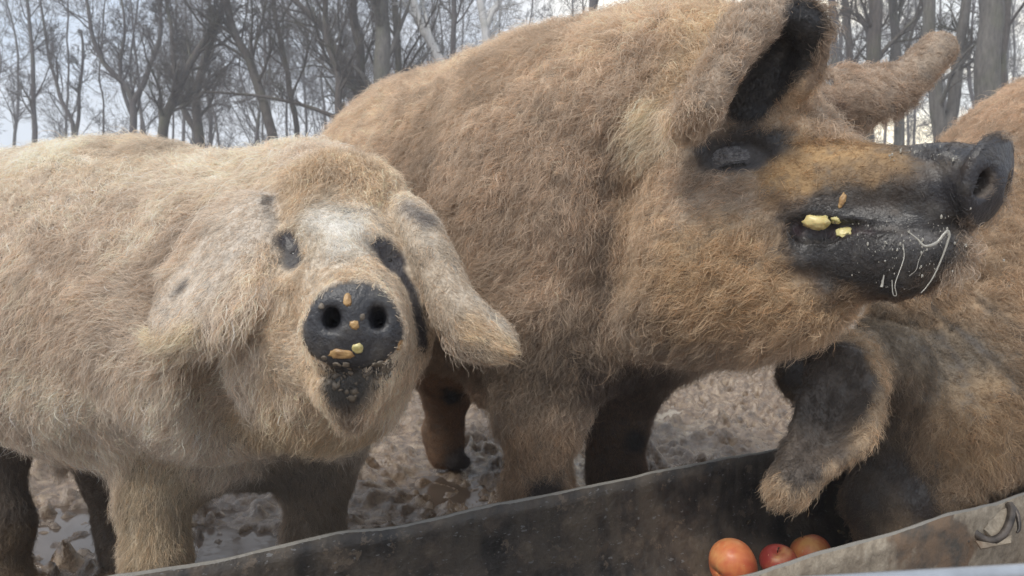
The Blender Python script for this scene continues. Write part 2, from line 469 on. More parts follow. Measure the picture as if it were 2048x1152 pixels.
e2a = net([[(1396, 262, 1.06), (1362, 246, 1.08), (1385, 228, 1.13), (1480, 225, 1.13), (1550, 210, 1.12)],
           [(1424, 222, 0.99), (1404, 184, 1.01), (1434, 150, 1.08), (1520, 185, 1.11), (1606, 176, 1.08)],
           [(1464, 134, 0.97), (1452, 108, 0.99), (1480, 84, 1.06), (1566, 116, 1.09), (1630, 122, 1.06)],
           [(1490, 74, 0.98), (1482, 60, 0.99), (1520, 40, 1.05), (1590, 52, 1.07), (1632, 82, 1.05)],
           [(1522, 42, 1.0), (1524, 36, 1.0), (1562, 28, 1.03), (1598, 32, 1.04), (1620, 50, 1.03)]], 40, 30)
s2.cloud(e2a, 0.0045, 0.012)
e2b = net([[(1590, 140, 1.31), (1600, 200, 1.26), (1625, 258, 1.31)],
           [(1695, 134, 1.32), (1700, 198, 1.28), (1712, 258, 1.31)],
           [(1775, 138, 1.33), (1788, 180, 1.30), (1796, 222, 1.32)],
           [(1828, 126, 1.33), (1838, 142, 1.32), (1848, 160, 1.32)],
           [(1858, 100, 1.33), (1864, 108, 1.33), (1872, 122, 1.33)],
           [(1880, 92, 1.33), (1881, 95, 1.33), (1883, 100, 1.33)]], 40, 22)
s2.cloud(e2b, 0.0035, 0.012)
DF = unit(np.array([0.50, -0.84, -0.17])); MF = frame(DF)
DC = P(1972, 360, 0.955)
s2.ell(DC, (R(84, .97), R(90, .97), 0.013), MF, 0.008)
for sgn in (-1, 1):
    s2.ell(DC + MF[0] * sgn * R(38, .97) - MF[1] * R(6, .97) + MF[2] * 0.010, (R(19, .97), R(26, .97), 0.028), MF, 0.006, '-')

BR = (0.42, 0.29, 0.18); OR = (0.58, 0.425, 0.265); DK = (0.034, 0.030, 0.030); PALE = (0.68, 0.54, 0.38)
d0 = np.array([-0.35, 0.15, -0.8])
p2 = Paint(s2, col=(0.55, 0.435, 0.33), len=0.028, dir=d0, lift=0.75, **{**BASE, 'curl': 0.8, 'swirl': 0.9})
p2.add([(700, 300, 2.0), (1300, 0, 1.45)], 190, 0.9, col=(0.70, 0.565, 0.43))
p2.add([(1350, 250, 1.3), (1400, 100, 1.35)], 130, 0.8, col=PALE, curl=1.2)
p2.add([(1290, 330, 1.2), (1270, 560, 1.15)], 75, 0.8, col=(0.58, 0.45, 0.32))
p2.add([(1450, 560, 1.05), (1650, 560, 1.0)], 190, 0.7, col=OR, len=0.026, curl=0.8, dir=np.array([-0.8, -0.1, -0.5]))
p2.add([(1305, 225), (1300, 285)], 52, 0.6, col=(0.84, 0.72, 0.55), len=0.034, dir=np.array([-0.8, -0.2, -0.6]), curl=0.35, dens=1.3, swirl=0.25)
p2.add([(1222, 330), (1205, 620)], 30, 0.9, col=(0.36, 0.28, 0.21))
p2.add([(1560, 200, 1.1)], 110, 0.6, col=(0.62, 0.46, 0.31), len=0.014, curl=1.6, turns=1.6)
p2.add([(1430, 400, 1.05), (1560, 400, 1.05)], 80, 0.6, len=0.013, dir=np.array([-0.8, 0.2, -0.3]), curl=0.4)
p2.add([(1600, 340, 1.05), (1850, 340, 0.95)], 110, 0.6, col=(0.52, 0.34, 0.17), len=0.0065, dir=np.array([-0.9, 0.2, 0.0]), curl=0.2, swirl=0.35, lift=0.45, dens=1.7, grav=0.2)
p2.add([(1700, 400), (1860, 370), (1940, 340)], 110, 1.0, wob=0.6, col=(0.20, 0.145, 0.10), len=0.0065)
p2.add([(1620, 480), (1710, 510), (1830, 530)], 112, 0.5, wob=0.5, col=(0.20, 0.14, 0.095), len=0.010)
p2.add([(1680, 395, 1.0), (1760, 402, 1.0), (1880, 385, 0.93)], 46, 0.6, col=(0.07, 0.055, 0.045), len=0.006)
p2.add([(1885, 305), (1950, 310, 0.95), (1900, 400)], 100, 0.9, col=(0.035, 0.034, 0.04), len=0.0035, dens=1.6, lift=0.4)
p2.add([(1850, 420, 0.95), (1940, 440, 0.92)], 34, 0.6, col=(0.06, 0.06, 0.065), len=0.006)
GREY=([(1850, 470, 0.93), (1905, 465, 0.92)], 30, 0.9)
p2.add([(1640, 478, 1.02), (1710, 500, 0.98), (1800, 520, 0.95), (1890, 490, 0.94)], 86, 0.5, wob=0.4, col=DK, len=0.009, dens=1.6, lift=0.4, curl=0.2)
p2.add([(1600, 455), (1720, 455)], 20, 0.5, dens=0.1, len=0.003, col=(0.05, 0.03, 0.035))
p2.add([(1430, 300), (1540, 290)], 66, 0.6, wob=0.4, col=(0.05, 0.045, 0.045), len=0.006, curl=0.2, dens=1.4, lift=0.5)
p2.add([(1455, 320), (1503, 318)], 46, 0.7, wob=0.2, len=0.0035)
p2.add([(1452, 322), (1504, 320)], 31, 0.5, wob=0.1, col=(0.13, 0.125, 0.13), len=0.002, dens=0.0)
p2.add([(1690, 436), (1800, 440), (1900, 430)], 34, 0.8, col=(0.035, 0.033, 0.035), len=0.005, dens=1.3)
p2.add(*GREY, col=(0.28, 0.27, 0.27), len=0.009)
# disc: bare
p2.add([(1990, 360, 0.96)], 110, 0.15, facing=(DF, 0.55), wob=0, dens=0.0, len=0.002, col=(0.050, 0.050, 0.060))
# ear insides and backs
p2.add([(1425, 200, 1.05), (1500, 80, 1.03), (1560, 40, 1.0)], 88, 0.5, col=(0.50, 0.40, 0.31), len=0.010, dir=np.array([0.4, 0, 0.8]), curl=0.5, grav=0.3)
p2.add([(1492, 212, 1.12), (1558, 130, 1.10), (1572, 72, 1.08)], 54, 0.35, wob=0.08, col=(0.020, 0.018, 0.02), len=0.007, dir=np.array([0.5, 0, 0.8]), curl=0.3, grav=0.2, dens=1.5)
p2.add([(1640, 190, 1.0), (1642, 90, 1.08), (1620, 30, 1.08)], 18, 0.4, wob=0, col=(0.42, 0.31, 0.22), len=0.008)
p2.add([(1640, 200, 1.3), (1860, 120, 1.32)], 95, 0.5, col=(0.48, 0.37, 0.28), len=0.012, dir=np.array([0.8, 0, -0.1]), curl=0.6, grav=0.5)
p2.add([(1835, 140, 1.32), (1880, 96, 1.33)], 42, 0.8, len=0.005, col=(0.44, 0.35, 0.27))
p2.add([(1640, 240, 1.3)], 50, 0.6, col=(0.20, 0.13, 0.09))  # dark base of the far ear, underside shading painted into the colour
# legs
p2.add([(1078, 900, 1.45), (1080, 1200, 1.45)], 110, 0.5, col=(0.46, 0.33, 0.22), len=0.022, dir=np.array([-0.2, -0.1, -1]))
p2.add([(1090, 975, 1.4), (1090, 1100, 1.4)], 55, 0.6, col=(0.05, 0.035, 0.028), len=0.02)
p2.add([(1240, 800, 1.75), (1240, 1050, 1.75)], 110, 0.5, col=(0.19, 0.125, 0.085), len=0.014, dir=np.array([0, 0, -1]))  # far front leg darkened all over, its shadow painted into the wool colour
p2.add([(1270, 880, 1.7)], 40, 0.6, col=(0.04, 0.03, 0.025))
p2.add([(890, 770, 2.2), (890, 930, 2.3)], 80, 0.6, col=(0.36, 0.22, 0.13), len=0.011)
p2.add([(905, 780, 2.25)], 36, 0.7, col=(0.03, 0.025, 0.022)); p2.add([(920, 925, 2.3)], 42, 0.6, col=(0.06, 0.045, 0.04))
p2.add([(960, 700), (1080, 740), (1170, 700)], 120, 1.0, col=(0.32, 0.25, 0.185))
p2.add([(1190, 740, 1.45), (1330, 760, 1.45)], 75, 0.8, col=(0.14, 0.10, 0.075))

# ---- pale pig on the left, head turned to the viewer
s1 = Shape()
s1.cone((-120, 562, 1.62, 246), (280, 604, 1.44, 296), 0.05)
s1.cone((280, 604, 1.44, 292), (500, 565, 1.28, 250), 0.08)
s1.ball((470, 690, 1.25, 225), 0.08)
s1.ball((650, 718, 1.06, 176), 0.05)
s1.cone((620, 430, 1.18, 142), (675, 440, 1.08, 130), 0.06)
s1.cone((680, 490, 1.03, 128), (706, 620, 0.86, 98), 0.05)
s1.cone((690, 690, 0.95, 120), (704, 745, 0.86, 70), 0.05)
s1.cone((640, 640, 0.97, 110), (760, 640, 0.97, 105), 0.05)
s1.cone((702, 770, 0.86, 52), (706, 815, 0.885, 36), 0.025)
s1.chain([(322, 790, 1.35, 130), (312, 980, 1.33, 54), (310, 1120, 1.32, 48), (310, 1240, 1.32, 44), (312, 1325, 1.31, 70)], 0.05)
s1.chain([(635, 820, 1.40, 105), (636, 960, 1.44, 46), (628, 1080, 1.45, 40), (622, 1180, 1.45, 38), (624, 1242, 1.44, 58)], 0.06)
s1.cone((450, 885, 1.4, 90), (630, 870, 1.4, 85), 0.06)
s1.chain([(-110, 640, 1.58, 150), (-10, 880, 1.5, 52), (8, 1050, 1.5, 38), (8, 1170, 1.5, 36), (20, 1215, 1.49, 52)], 0.05)
s1.chain([(170, 800, 1.7, 90), (212, 950, 1.70, 40), (226, 1050, 1.7, 28), (236, 1100, 1.68, 26), (243, 1128, 1.67, 26)], 0.03)
s1.cone((126, 905, 1.5, 12), (124, 936, 1.5, 8), 0.012)
# eyes: sockets
s1.groove([(577, 476), (590, 516)], [24, 22], 0.0, 0.02)
s1.groove([(758, 486), (785, 520)], [22, 24], 0.0, 0.02)
s1.groove([(785, 520), (822, 570), (840, 640)], [22, 14, 10], 0.0, 0.02)
s1.groove([(612, 730), (580, 660), (566, 600)], [8, 9, 8], 0.0, 0.03)
s1.groove([(445, 660), (436, 760), (470, 880)], [16, 18, 14], 0.0, 0.06)
e1a = net([[(484, 396, 1.09), (524, 402, 1.02), (549, 430, 0.99)],
           [(405, 456, 1.03), (478, 474, 0.95), (550, 520, 0.945)],
           [(360, 545, 1.00), (438, 566, 0.92), (540, 588, 0.905)],
           [(342, 612, 0.98), (404, 630, 0.92), (474, 640, 0.905)],
           [(336, 652, 0.96), (362, 662, 0.935), (400, 666, 0.92)]], 38, 32)
s1.cloud(e1a, 0.0042, 0.006)
e1b = net([[(792, 402, 1.05), (800, 414, 1.00), (812, 440, 1.01)],
           [(850, 434, 1.00), (845, 470, 0.94), (838, 508, 0.97)],
           [(888, 516, 0.97), (882, 546, 0.92), (872, 574, 0.94)],
           [(920, 594, 0.95), (912, 616, 0.905), (900, 634, 0.92)],
           [(958, 642, 0.935), (950, 656, 0.905), (938, 668, 0.915)],
           [(1000, 686, 0.92), (996, 690, 0.915), (992, 694, 0.915)]], 40, 22)
s1.cloud(e1b, 0.0042, 0.006)
D1 = np.array([0.10, -0.985, 0.12]); M1 = frame(D1); C1 = P(709, 650, 0.80)
s1.ell(C1 - M1[1] * R(18, .8), (R(102, .8), R(74, .8), 0.014), M1, 0.008)
s1.ell(C1 + M1[1] * R(38, .8), (R(66, .8), R(54, .8), 0.013), M1, 0.03)
for sgn, ox in ((-1, -44), (1, 46)):
    s1.ell(P(709 + ox, 636, 0.785), (R(17, .8), R(21, .8), 0.020), M1, 0.006, '-')
    s1.ell(P(709 + ox * 1.04, 646, 0.795), (R(9, .8), R(10, .8), 0.03), M1, 0.004, '-')
s1.cut((640, 745, 0.83, 5), (705, 757, 0.80, 5), 0.012); s1.cut((705, 757, 0.80, 5), (775, 740, 0.83, 5), 0.012)
s1.cut((440, 600, 1.1, 14), (430, 860, 1.1, 14), 0.07)

W1 = (0.80, 0.69, 0.575)
p1 = Paint(s1, col=W1, len=0.023, dir=np.array([-0.35, 0.0, -0.75]), lift=0.55, **{**BASE, 'curl': 0.45, 'swirl': 1.0})
p1.add([(-50, 300, 1.4), (500, 280, 1.2)], 150, 0.9, col=(0.86, 0.755, 0.62))
p1.add([(320, 980, 1.3), (310, 1300, 1.3)], 130, 0.7, col=(0.56, 0.46, 0.33), len=0.015, dir=np.array([-0.2, 0, -1]), swirl=0.3, curl=0.15)
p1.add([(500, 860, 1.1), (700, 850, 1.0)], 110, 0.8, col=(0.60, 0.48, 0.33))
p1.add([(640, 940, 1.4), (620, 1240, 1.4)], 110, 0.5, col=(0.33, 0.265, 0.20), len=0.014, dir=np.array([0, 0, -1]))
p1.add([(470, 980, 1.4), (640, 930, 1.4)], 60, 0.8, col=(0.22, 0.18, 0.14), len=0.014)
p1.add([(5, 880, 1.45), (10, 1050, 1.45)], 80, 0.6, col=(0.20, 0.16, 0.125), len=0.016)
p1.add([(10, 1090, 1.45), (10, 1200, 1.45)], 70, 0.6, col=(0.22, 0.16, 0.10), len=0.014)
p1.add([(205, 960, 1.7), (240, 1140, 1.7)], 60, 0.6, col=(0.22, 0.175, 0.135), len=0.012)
p1.add([(670, 400, 1.0), (700, 560, 0.9), (690, 720, 0.9)], 165, 0.5, col=(0.74, 0.61, 0.46), len=0.013, dens=1.5, swirl=0.6, curl=0.3)
p1.add([(600, 620, .9), (560, 760, .95)], 70, 0.8, col=(0.72, 0.60, 0.46), len=0.014)
p1.add([(640, 350, 1.0), (720, 350, 1.0)], 85, 0.6, col=(0.76, 0.62, 0.46), len=0.022, dir=np.array([0.1, -0.5, -0.6]), swirl=0.5, grav=0.6)
p1.add([(660, 455, 0.95), (690, 500, 0.95)], 105, 0.9, col=(0.76, 0.69, 0.58), len=0.010, dir=np.array([-0.2, 0, 0.9]), swirl=0.4, curl=0.25, dens=1.5, grav=0)
p1.add([(635, 445), (700, 440), (680, 500)], 68, 1.0, col=(0.84, 0.80, 0.73))
p1.add([(660, 590, 0.85), (770, 600, 0.85), (820, 680, 0.85)], 85, 0.6, col=(0.74, 0.62, 0.48), len=0.0065, dir=np.array([0.3, 0, 0.6]), swirl=0.5, curl=0.2, dens=1.7, lift=0.45, grav=0.1)
p1.add([(570, 660, 0.9), (580, 740, 0.9)], 75, 0.7, col=(0.72, 0.60, 0.46), len=0.010, dens=1.5, dir=np.array([-0.5, 0, 0.3]))
p1.add([(775, 440), (800, 500), (822, 580), (832, 660)], 52, 0.6, len=0.008, dir=np.array([0.25, 0, -0.8]), curl=0.2, swirl=0.4)
p1.add([(575, 440), (572, 520), (560, 620)], 34, 0.7, len=0.009, dir=np.array([-0.2, 0, -0.8]), curl=0.2, swirl=0.4)
p1.add([(709, 662, 0.8)], 106, 0.12, facing=(D1, 0.30), wob=0.03, dens=0.0, len=0.002, col=(0.042, 0.043, 0.050))
p1.add([(705, 740, 0.82), (706, 775, 0.85)], 62, 0.5, col=(0.06, 0.055, 0.05), len=0.008, dir=np.array([0, 0, -1]), dens=1.4, lift=0.5)
p1.add([(708, 825, 0.87)], 46, 0.9, col=(0.26, 0.20, 0.15), len=0.018, dir=np.array([0, 0, -1]))
p1.add([(709, 668, 0.8)], 88, 0.12, wob=0.03, facing=(D1, -0.2), dens=0.0, len=0.002, col=(0.042, 0.043, 0.050))
# ears
p1.add([(500, 440, 1.0), (440, 540, 0.97), (380, 640, 1.0)], 98, 0.35, col=(0.71, 0.62, 0.52), len=0.009, dir=np.array([-0.6, 0, -0.8]), swirl=0.35, curl=0.2, grav=0.6, dens=1.3)
p1.add([(548, 405, 1.0), (556, 440, 1.0)], 18, 0.9, col=(0.12, 0.11, 0.11), len=0.012)
p1.add([(390, 570, .96), (375, 590, .97)], 20, 0.7, col=(0.06, 0.05, 0.05))
p1.add([(440, 650, .97), (340, 690, 1.0)], 40, 0.6, col=(0.82, 0.70, 0.52), len=0.026, dir=np.array([-0.95, 0, -0.25]), curl=0.1, swirl=0.15)
p1.add([(832, 425, 1.0), (885, 540, 0.95), (990, 690, 0.94)], 66, 0.4, col=(0.70, 0.60, 0.48), len=0.008, dir=np.array([0.65, 0, -0.75]), swirl=0.35, curl=0.2, grav=0.5, dens=1.3)
p1.add([(815, 420, .99), (855, 448, .97)], 30, 1.0, col=(0.17, 0.16, 0.165), len=0.014)
p1.add([(945, 650, .94), (1000, 690, 0.94)], 42, 0.7, col=(0.84, 0.68, 0.48), len=0.018, dir=np.array([0.85, 0, -0.5]), curl=0.1, swirl=0.15)

for c in [((576, 478), (589, 518)), ((762, 490), (788, 526))]:
    p1.add(list(c), 32 if c[0][0] < 600 else 27, 0.6, wob=0.3, col=(0.05, 0.045, 0.052), len=0.004, dens=1.1)
p1.add([(788, 525), (824, 580), (842, 650), (846, 700)], 13, 0.6, wob=0.05, col=(0.05, 0.045, 0.05), len=0.006)
# ---- brown pig on the right, head down in the trough
s3 = Shape()
s3.cone((2560, 480, 2.3, 275), (2195, 478, 1.95, 318), 0.05)
s3.cone((2185, 470, 1.93, 310), (2010, 690, 1.68, 235), 0.1)
s3.cone((1960, 730, 1.6, 215), (1870, 850, 1.48, 155), 0.06)
s3.ball((2030, 850, 1.68, 148), 0.06)
s3.cone((1855, 860, 1.46, 145), (1805, 1010, 1.42, 94), 0.05)
s3.cone((1805, 1010, 1.42, 92), (1785, 1090, 1.40, 62), 0.04)
s3.cone((1890, 930, 1.52, 104), (1845, 1040, 1.45, 52), 0.03)
s3.chain([(2120, 760, 1.9, 150), (2090, 900, 2.05, 70), (2090, 1010, 2.1, 48), (2092, 935, 2.1, 48)][:3] + [(2090, ground_y(2.1) - 40, 2.1, 44)], 0.05)
s3.chain([(2320, 760, 2.0, 150), (2330, 860, 2.25, 60), (2330, ground_y(2.3) - 36, 2.3, 42)], 0.05)
s3.chain([(2560, 700, 2.3, 160), (2590, 820, 2.6, 55), (2590, ground_y(2.6) - 34, 2.6, 38)], 0.05)
s3.chain([(2420, 700, 2.5, 120), (2450, 800, 2.8, 50), (2450, ground_y(2.8) - 30, 2.8, 36)], 0.05)
# neck wrinkles
for pts_, r_ in (([(1740, 628), (1800, 650), (1850, 700)], 13), ([(1782, 600), (1850, 640), (1905, 705), (1940, 760)], 16), ([(1850, 590), (1925, 650), (1985, 720), (2025, 775)], 20), ([(1905, 570), (1980, 620), (2060, 690)], 13), ([(1730, 665), (1770, 690), (1800, 730)], 10), ([(1960, 560), (2020, 600), (2080, 650)], 10)):
    s3.groove(pts_, r_, 0.0, 0.014)
for pts_, r_ in (([(1762, 612), (1830, 645), (1880, 700), (1900, 740)], 15), ([(1815, 592), (1890, 640), (1950, 705), (1985, 760)], 20), ([(1878, 578), (1950, 630), (2025, 700), (2060, 760)], 19), ([(1735, 645), (1785, 668), (1830, 715)], 12)):
    s3.ridge(pts_, r_, 0.002, 0.010)
s3.groove([(1848, 975), (1865, 1040)], [22, 20], 0.0, 0.03)
e3a = net([[(1622, 712, 1.30), (1700, 700, 1.24), (1780, 745, 1.27)],
           [(1598, 800, 1.22), (1690, 800, 1.24), (1762, 812, 1.20)],
           [(1584, 880, 1.18), (1660, 880, 1.20), (1735, 885, 1.16)],
           [(1570, 940, 1.15), (1612, 934, 1.17), (1660, 935, 1.14)],
           [(1562, 985, 1.13), (1574, 985, 1.14), (1590, 978, 1.13)]], 30, 20)
s3.cloud(e3a, 0.0045, 0.012)
s3.cone((1700, 705, 1.32, 50), (1780, 730, 1.36, 80), 0.05)
e3b = net([[(1610, 690, 1.62), (1640, 700, 1.6), (1680, 720, 1.6)],
           [(1565, 725, 1.62), (1590, 735, 1.60), (1625, 745, 1.6)],
           [(1572, 758, 1.62), (1588, 762, 1.60), (1612, 765, 1.6)],
           [(1586, 782, 1.62), (1592, 784, 1.61), (1600, 784, 1.6)]], 24, 14)
s3.cloud(e3b, 0.0045, 0.012)
s3.cone((1650, 700, 1.6, 25), (1760, 730, 1.5, 60), 0.05)

p3 = Paint(s3, col=(0.46, 0.335, 0.22), len=0.028, dir=np.array([0.2, 0, -0.8]), lift=0.7, **{**BASE, 'curl': 0.8, 'swirl': 0.9})
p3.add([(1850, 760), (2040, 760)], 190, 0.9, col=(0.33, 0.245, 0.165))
p3.add([(1950, 250, 1.8), (2100, 120, 1.8)], 130, 0.8, col=(0.62, 0.47, 0.34))
WR = []
for q_ in ([(1740, 628), (1850, 700)], [(1782, 600), (1905, 705), (1940, 760)], [(1850, 590), (1985, 720), (2025, 775)], [(1905, 570), (2060, 690)]): WR.append(q_)
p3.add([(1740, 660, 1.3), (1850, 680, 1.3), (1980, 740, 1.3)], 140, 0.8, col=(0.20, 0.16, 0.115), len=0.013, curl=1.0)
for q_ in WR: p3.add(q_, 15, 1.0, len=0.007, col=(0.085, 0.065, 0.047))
p3.add([(1990, 900, 1.25), (2060, 850, 1.25)], 130, 0.7, col=(0.40, 0.28, 0.165), dir=np.array([0.7, 0, -0.6]))
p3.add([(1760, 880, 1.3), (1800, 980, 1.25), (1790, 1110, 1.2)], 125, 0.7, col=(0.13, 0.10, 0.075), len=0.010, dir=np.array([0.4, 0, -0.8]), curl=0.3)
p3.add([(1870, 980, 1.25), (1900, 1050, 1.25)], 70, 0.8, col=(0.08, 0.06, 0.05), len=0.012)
p3.add([(1700, 720, 1.2), (1640, 880, 1.17), (1570, 990, 1.13)], 140, 0.3, wob=0.05, col=(0.56, 0.42, 0.28), len=0.017, dir=np.array([-0.3, 0, -0.9]), curl=0.3, swirl=0.25)
p3.add([(1790, 1000), (1860, 1070), (1780, 1090)], 80, 0.8, len=0.008)
p3.add([(1655, 745, 1.25), (1625, 820, 1.22)], 100, 0.3, wob=0.3, col=(0.10, 0.076, 0.058), len=0.010, dens=1.2)
p3.add([(1615, 850, 1.19), (1585, 905, 1.17)], 72, 0.4, wob=0.3, col=(0.10, 0.076, 0.058), len=0.010, dens=1.2)
p3.add([(1600, 740, 1.6)], 60, 0.6, col=(0.06, 0.05, 0.045), len=0.007)

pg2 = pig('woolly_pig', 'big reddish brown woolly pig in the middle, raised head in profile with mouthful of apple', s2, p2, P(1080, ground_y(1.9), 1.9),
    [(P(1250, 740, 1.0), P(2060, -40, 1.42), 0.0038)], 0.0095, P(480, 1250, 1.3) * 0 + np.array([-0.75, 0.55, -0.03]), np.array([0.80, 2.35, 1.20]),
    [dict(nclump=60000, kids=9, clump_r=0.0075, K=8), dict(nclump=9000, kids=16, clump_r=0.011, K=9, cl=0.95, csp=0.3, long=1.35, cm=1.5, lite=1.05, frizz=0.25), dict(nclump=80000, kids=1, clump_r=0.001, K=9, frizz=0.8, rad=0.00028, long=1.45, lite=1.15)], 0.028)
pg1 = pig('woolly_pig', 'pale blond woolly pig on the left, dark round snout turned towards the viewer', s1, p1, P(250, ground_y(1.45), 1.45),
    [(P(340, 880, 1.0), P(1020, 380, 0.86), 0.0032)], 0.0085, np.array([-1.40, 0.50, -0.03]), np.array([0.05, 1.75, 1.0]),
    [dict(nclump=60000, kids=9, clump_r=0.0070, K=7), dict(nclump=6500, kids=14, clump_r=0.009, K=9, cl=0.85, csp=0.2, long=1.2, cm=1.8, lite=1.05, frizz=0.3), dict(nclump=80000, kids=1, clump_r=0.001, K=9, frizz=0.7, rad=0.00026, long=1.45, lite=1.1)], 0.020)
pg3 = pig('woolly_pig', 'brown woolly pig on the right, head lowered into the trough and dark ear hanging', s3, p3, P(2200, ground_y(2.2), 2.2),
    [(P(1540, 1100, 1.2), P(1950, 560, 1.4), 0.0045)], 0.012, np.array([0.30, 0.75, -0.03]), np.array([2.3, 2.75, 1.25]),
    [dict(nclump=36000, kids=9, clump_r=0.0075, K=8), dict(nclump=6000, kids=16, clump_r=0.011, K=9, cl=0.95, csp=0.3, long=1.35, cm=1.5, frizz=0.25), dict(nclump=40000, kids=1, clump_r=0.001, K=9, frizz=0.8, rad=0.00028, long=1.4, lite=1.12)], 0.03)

# ================================================================== ground and puddles
gx = axis(-50, 50, 6.0, [(-2.2, 2.4, 0.0085)]); gy = axis(-14, 60, 6.0, [(1.2, 3.9, 0.0085)])
GX, GY = np.meshgrid(gx, gy, indexing='ij'); n1, n2 = len(gx), len(gy)
pg = np.stack([GX.ravel(), GY.ravel(), 0 * GX.ravel()], 1)
HH = ((fbm(pg, 1.8, 2, 40) - 0.5) * 0.07 + (fbm(pg, 9, 3, 43) - 0.5) * 0.05 + (fbm(pg, 42, 3, 47) - 0.5) * 0.018).reshape(GX.shape)
rh = np.random.default_rng(5)
def stamp(cx, cy, rr, fn):
    i0, i1 = np.searchsorted(gx, (cx - rr, cx + rr)); j0, j1 = np.searchsorted(gy, (cy - rr, cy + rr))
    if i1 > i0 and j1 > j0: HH[i0:i1, j0:j1] += fn(GX[i0:i1, j0:j1] - cx, GY[i0:i1, j0:j1] - cy)
for k in range(520):                                   # hoof prints: two toes side by side
    cx, cy, ha = rh.uniform(-2.2, 2.4), rh.uniform(1.2, 3.9), rh.uniform(0, 3.14)
    for s_ in (-1, 1):
        def fn(dx, dy):
            dx = dx - math.cos(ha) * 0.017 * s_; dy = dy - math.sin(ha) * 0.017 * s_
            u = dx * math.cos(ha) + dy * math.sin(ha); v = -dx * math.sin(ha) + dy * math.cos(ha); d2 = (u / 0.015) ** 2 + (v / 0.034) ** 2
            return -0.026 * np.exp(-d2 ** 2) + 0.010 * np.exp(-((np.sqrt(d2) - 1.6) / 0.45) ** 2)
        stamp(cx, cy, 0.12, fn)
for k in range(8000):                                  # clods
    cx, cy = rh.uniform(-2.2, 2.4), rh.uniform(1.2, 3.9); s_ = rh.uniform(0.009, 0.028); e_ = rh.uniform(0.5, 1.0); th_ = rh.uniform(0, 3.14)
    def fn(dx, dy):
        u = dx * math.cos(th_) + dy * math.sin(th_); v = (-dx * math.sin(th_) + dy * math.cos(th_)) / e_
        return s_ * 0.55 * np.sqrt(np.clip(1 - (u * u + v * v) / (s_ * s_), 0, 1))
    stamp(cx, cy, s_ * 1.2, fn)
for (x_, y_, r_) in ((160, 1060, 0.28), (430, 1050, 0.30), (480, 1120, 0.22), (840, 985, 0.26), (960, 1010, 0.2), (1370, 830, 0.3), (1010, 860, 0.2)):   # hollows that hold water
    d_ = CH / (0.098 + (y_ - 576) / F * 0.995); q = P(x_, y_, d_)
    stamp(q[0], q[1], r_ * 2, lambda dx, dy: -0.028 * np.exp(-(dx * dx + dy * dy * 0.6) / (r_ * r_ * 0.35)))
hh = (HH * np.clip(1.6 - np.hypot(GX, GY - 2) / 9, 0.12, 1)).ravel()
gv = np.stack([GX.ravel(), GY.ravel(), hh], 1)
ii = (np.arange(n1 - 1)[:, None] * n2 + np.arange(n2 - 1)[None]).ravel()
gf = np.stack([ii, ii + n2, ii + n2 + 1, ii + 1], 1)
t = NT('mud'); pz = t.pos()
na = t.noise(24, 5, 0.65, pz); nb = t.noise(48, 5, 0.65, pz); nc = t.noise(2.2, 3, 0.5, pz)
col = t.ramp(nb, [(0.34, (0.085, 0.058, 0.037)), (0.5, (0.20, 0.142, 0.095)), (0.68, (0.35, 0.27, 0.19))])
col = t.mix(t.ramp(nc, [(0.4, (0, 0, 0)), (0.62, (1, 1, 1))]), col, t.mix(0.4, col, (0.16, 0.108, 0.07)))
rg_ = t.ramp(na, [(0.42, (0.08,) * 3), (0.54, (0.25,) * 3), (0.66, (0.7,) * 3)])
t.bsdf(col, rg_, nb, 0.7, 0.010); t.b.inputs['Specular IOR Level'].default_value = 0.75
MUD = t.m
g = mesh_obj('ground', gv, gf, MUD); tag(g, 'trampled wet brown mud churned by hooves', None, None, 'structure')
t = NT('puddle_water'); pz = t.pos(); nw = t.noise(14, 3, 0.5, pz)
t.bsdf(t.ramp(t.noise(5, 3, 0.5, pz), [(0.4, (0.10, 0.072, 0.052)), (0.7, (0.15, 0.115, 0.09))]), t.ramp(nw, [(0.4, (0.03,) * 3), (0.7, (0.16,) * 3)]), nw, 0.25, 0.004)
pv = [(-3.5, 1.0, -0.013), (3.5, 1.0, -0.013), (3.5, 5.5, -0.013), (-3.5, 5.5, -0.013)]
pu = mesh_obj('puddle_water', pv, [(0, 1, 2, 3)], t.m, smooth=False); tag(pu, 'brown puddle water lying in the hollows of the mud', None, None, 'structure')

# ================================================================== trough
RIMZ = 0.30
def rim(px, py): d = (CH - RIMZ) / (0.098 + (py - 576) / F * 0.9951); return P(px, py, d)
f0, f1 = rim(250, 1152), rim(1570, 893); n0_, n1_ = rim(1480, 1152), rim(2048, 1000)
ud = f1 - f0; ud[2] = 0; ud = unit(ud); pd = np.array([ud[1], -ud[0], 0.0])
W = (n0_ - f0) @ pd; RO = W / 2; zr = RIMZ * SC; axis0 = f0 + pd * RO; axis0[2] = zr
TL0, TL1 = -0.75, 2.35
HT = 0.205
def prof(an, rr):
    c_, s_ = np.cos(an), np.sin(an)
    return -np.sign(c_) * np.abs(c_) ** 0.72 * rr, -np.abs(s_) ** 0.72 * (HT - (RO - rr))
def in_trough(q, m):
    'is the point q (relative to the axis) inside the profile shrunk by m'
    return (abs(q @ pd) / (RO - m)) ** 2.78 + (abs(q[2]) / (HT - m)) ** 2.78 < 1
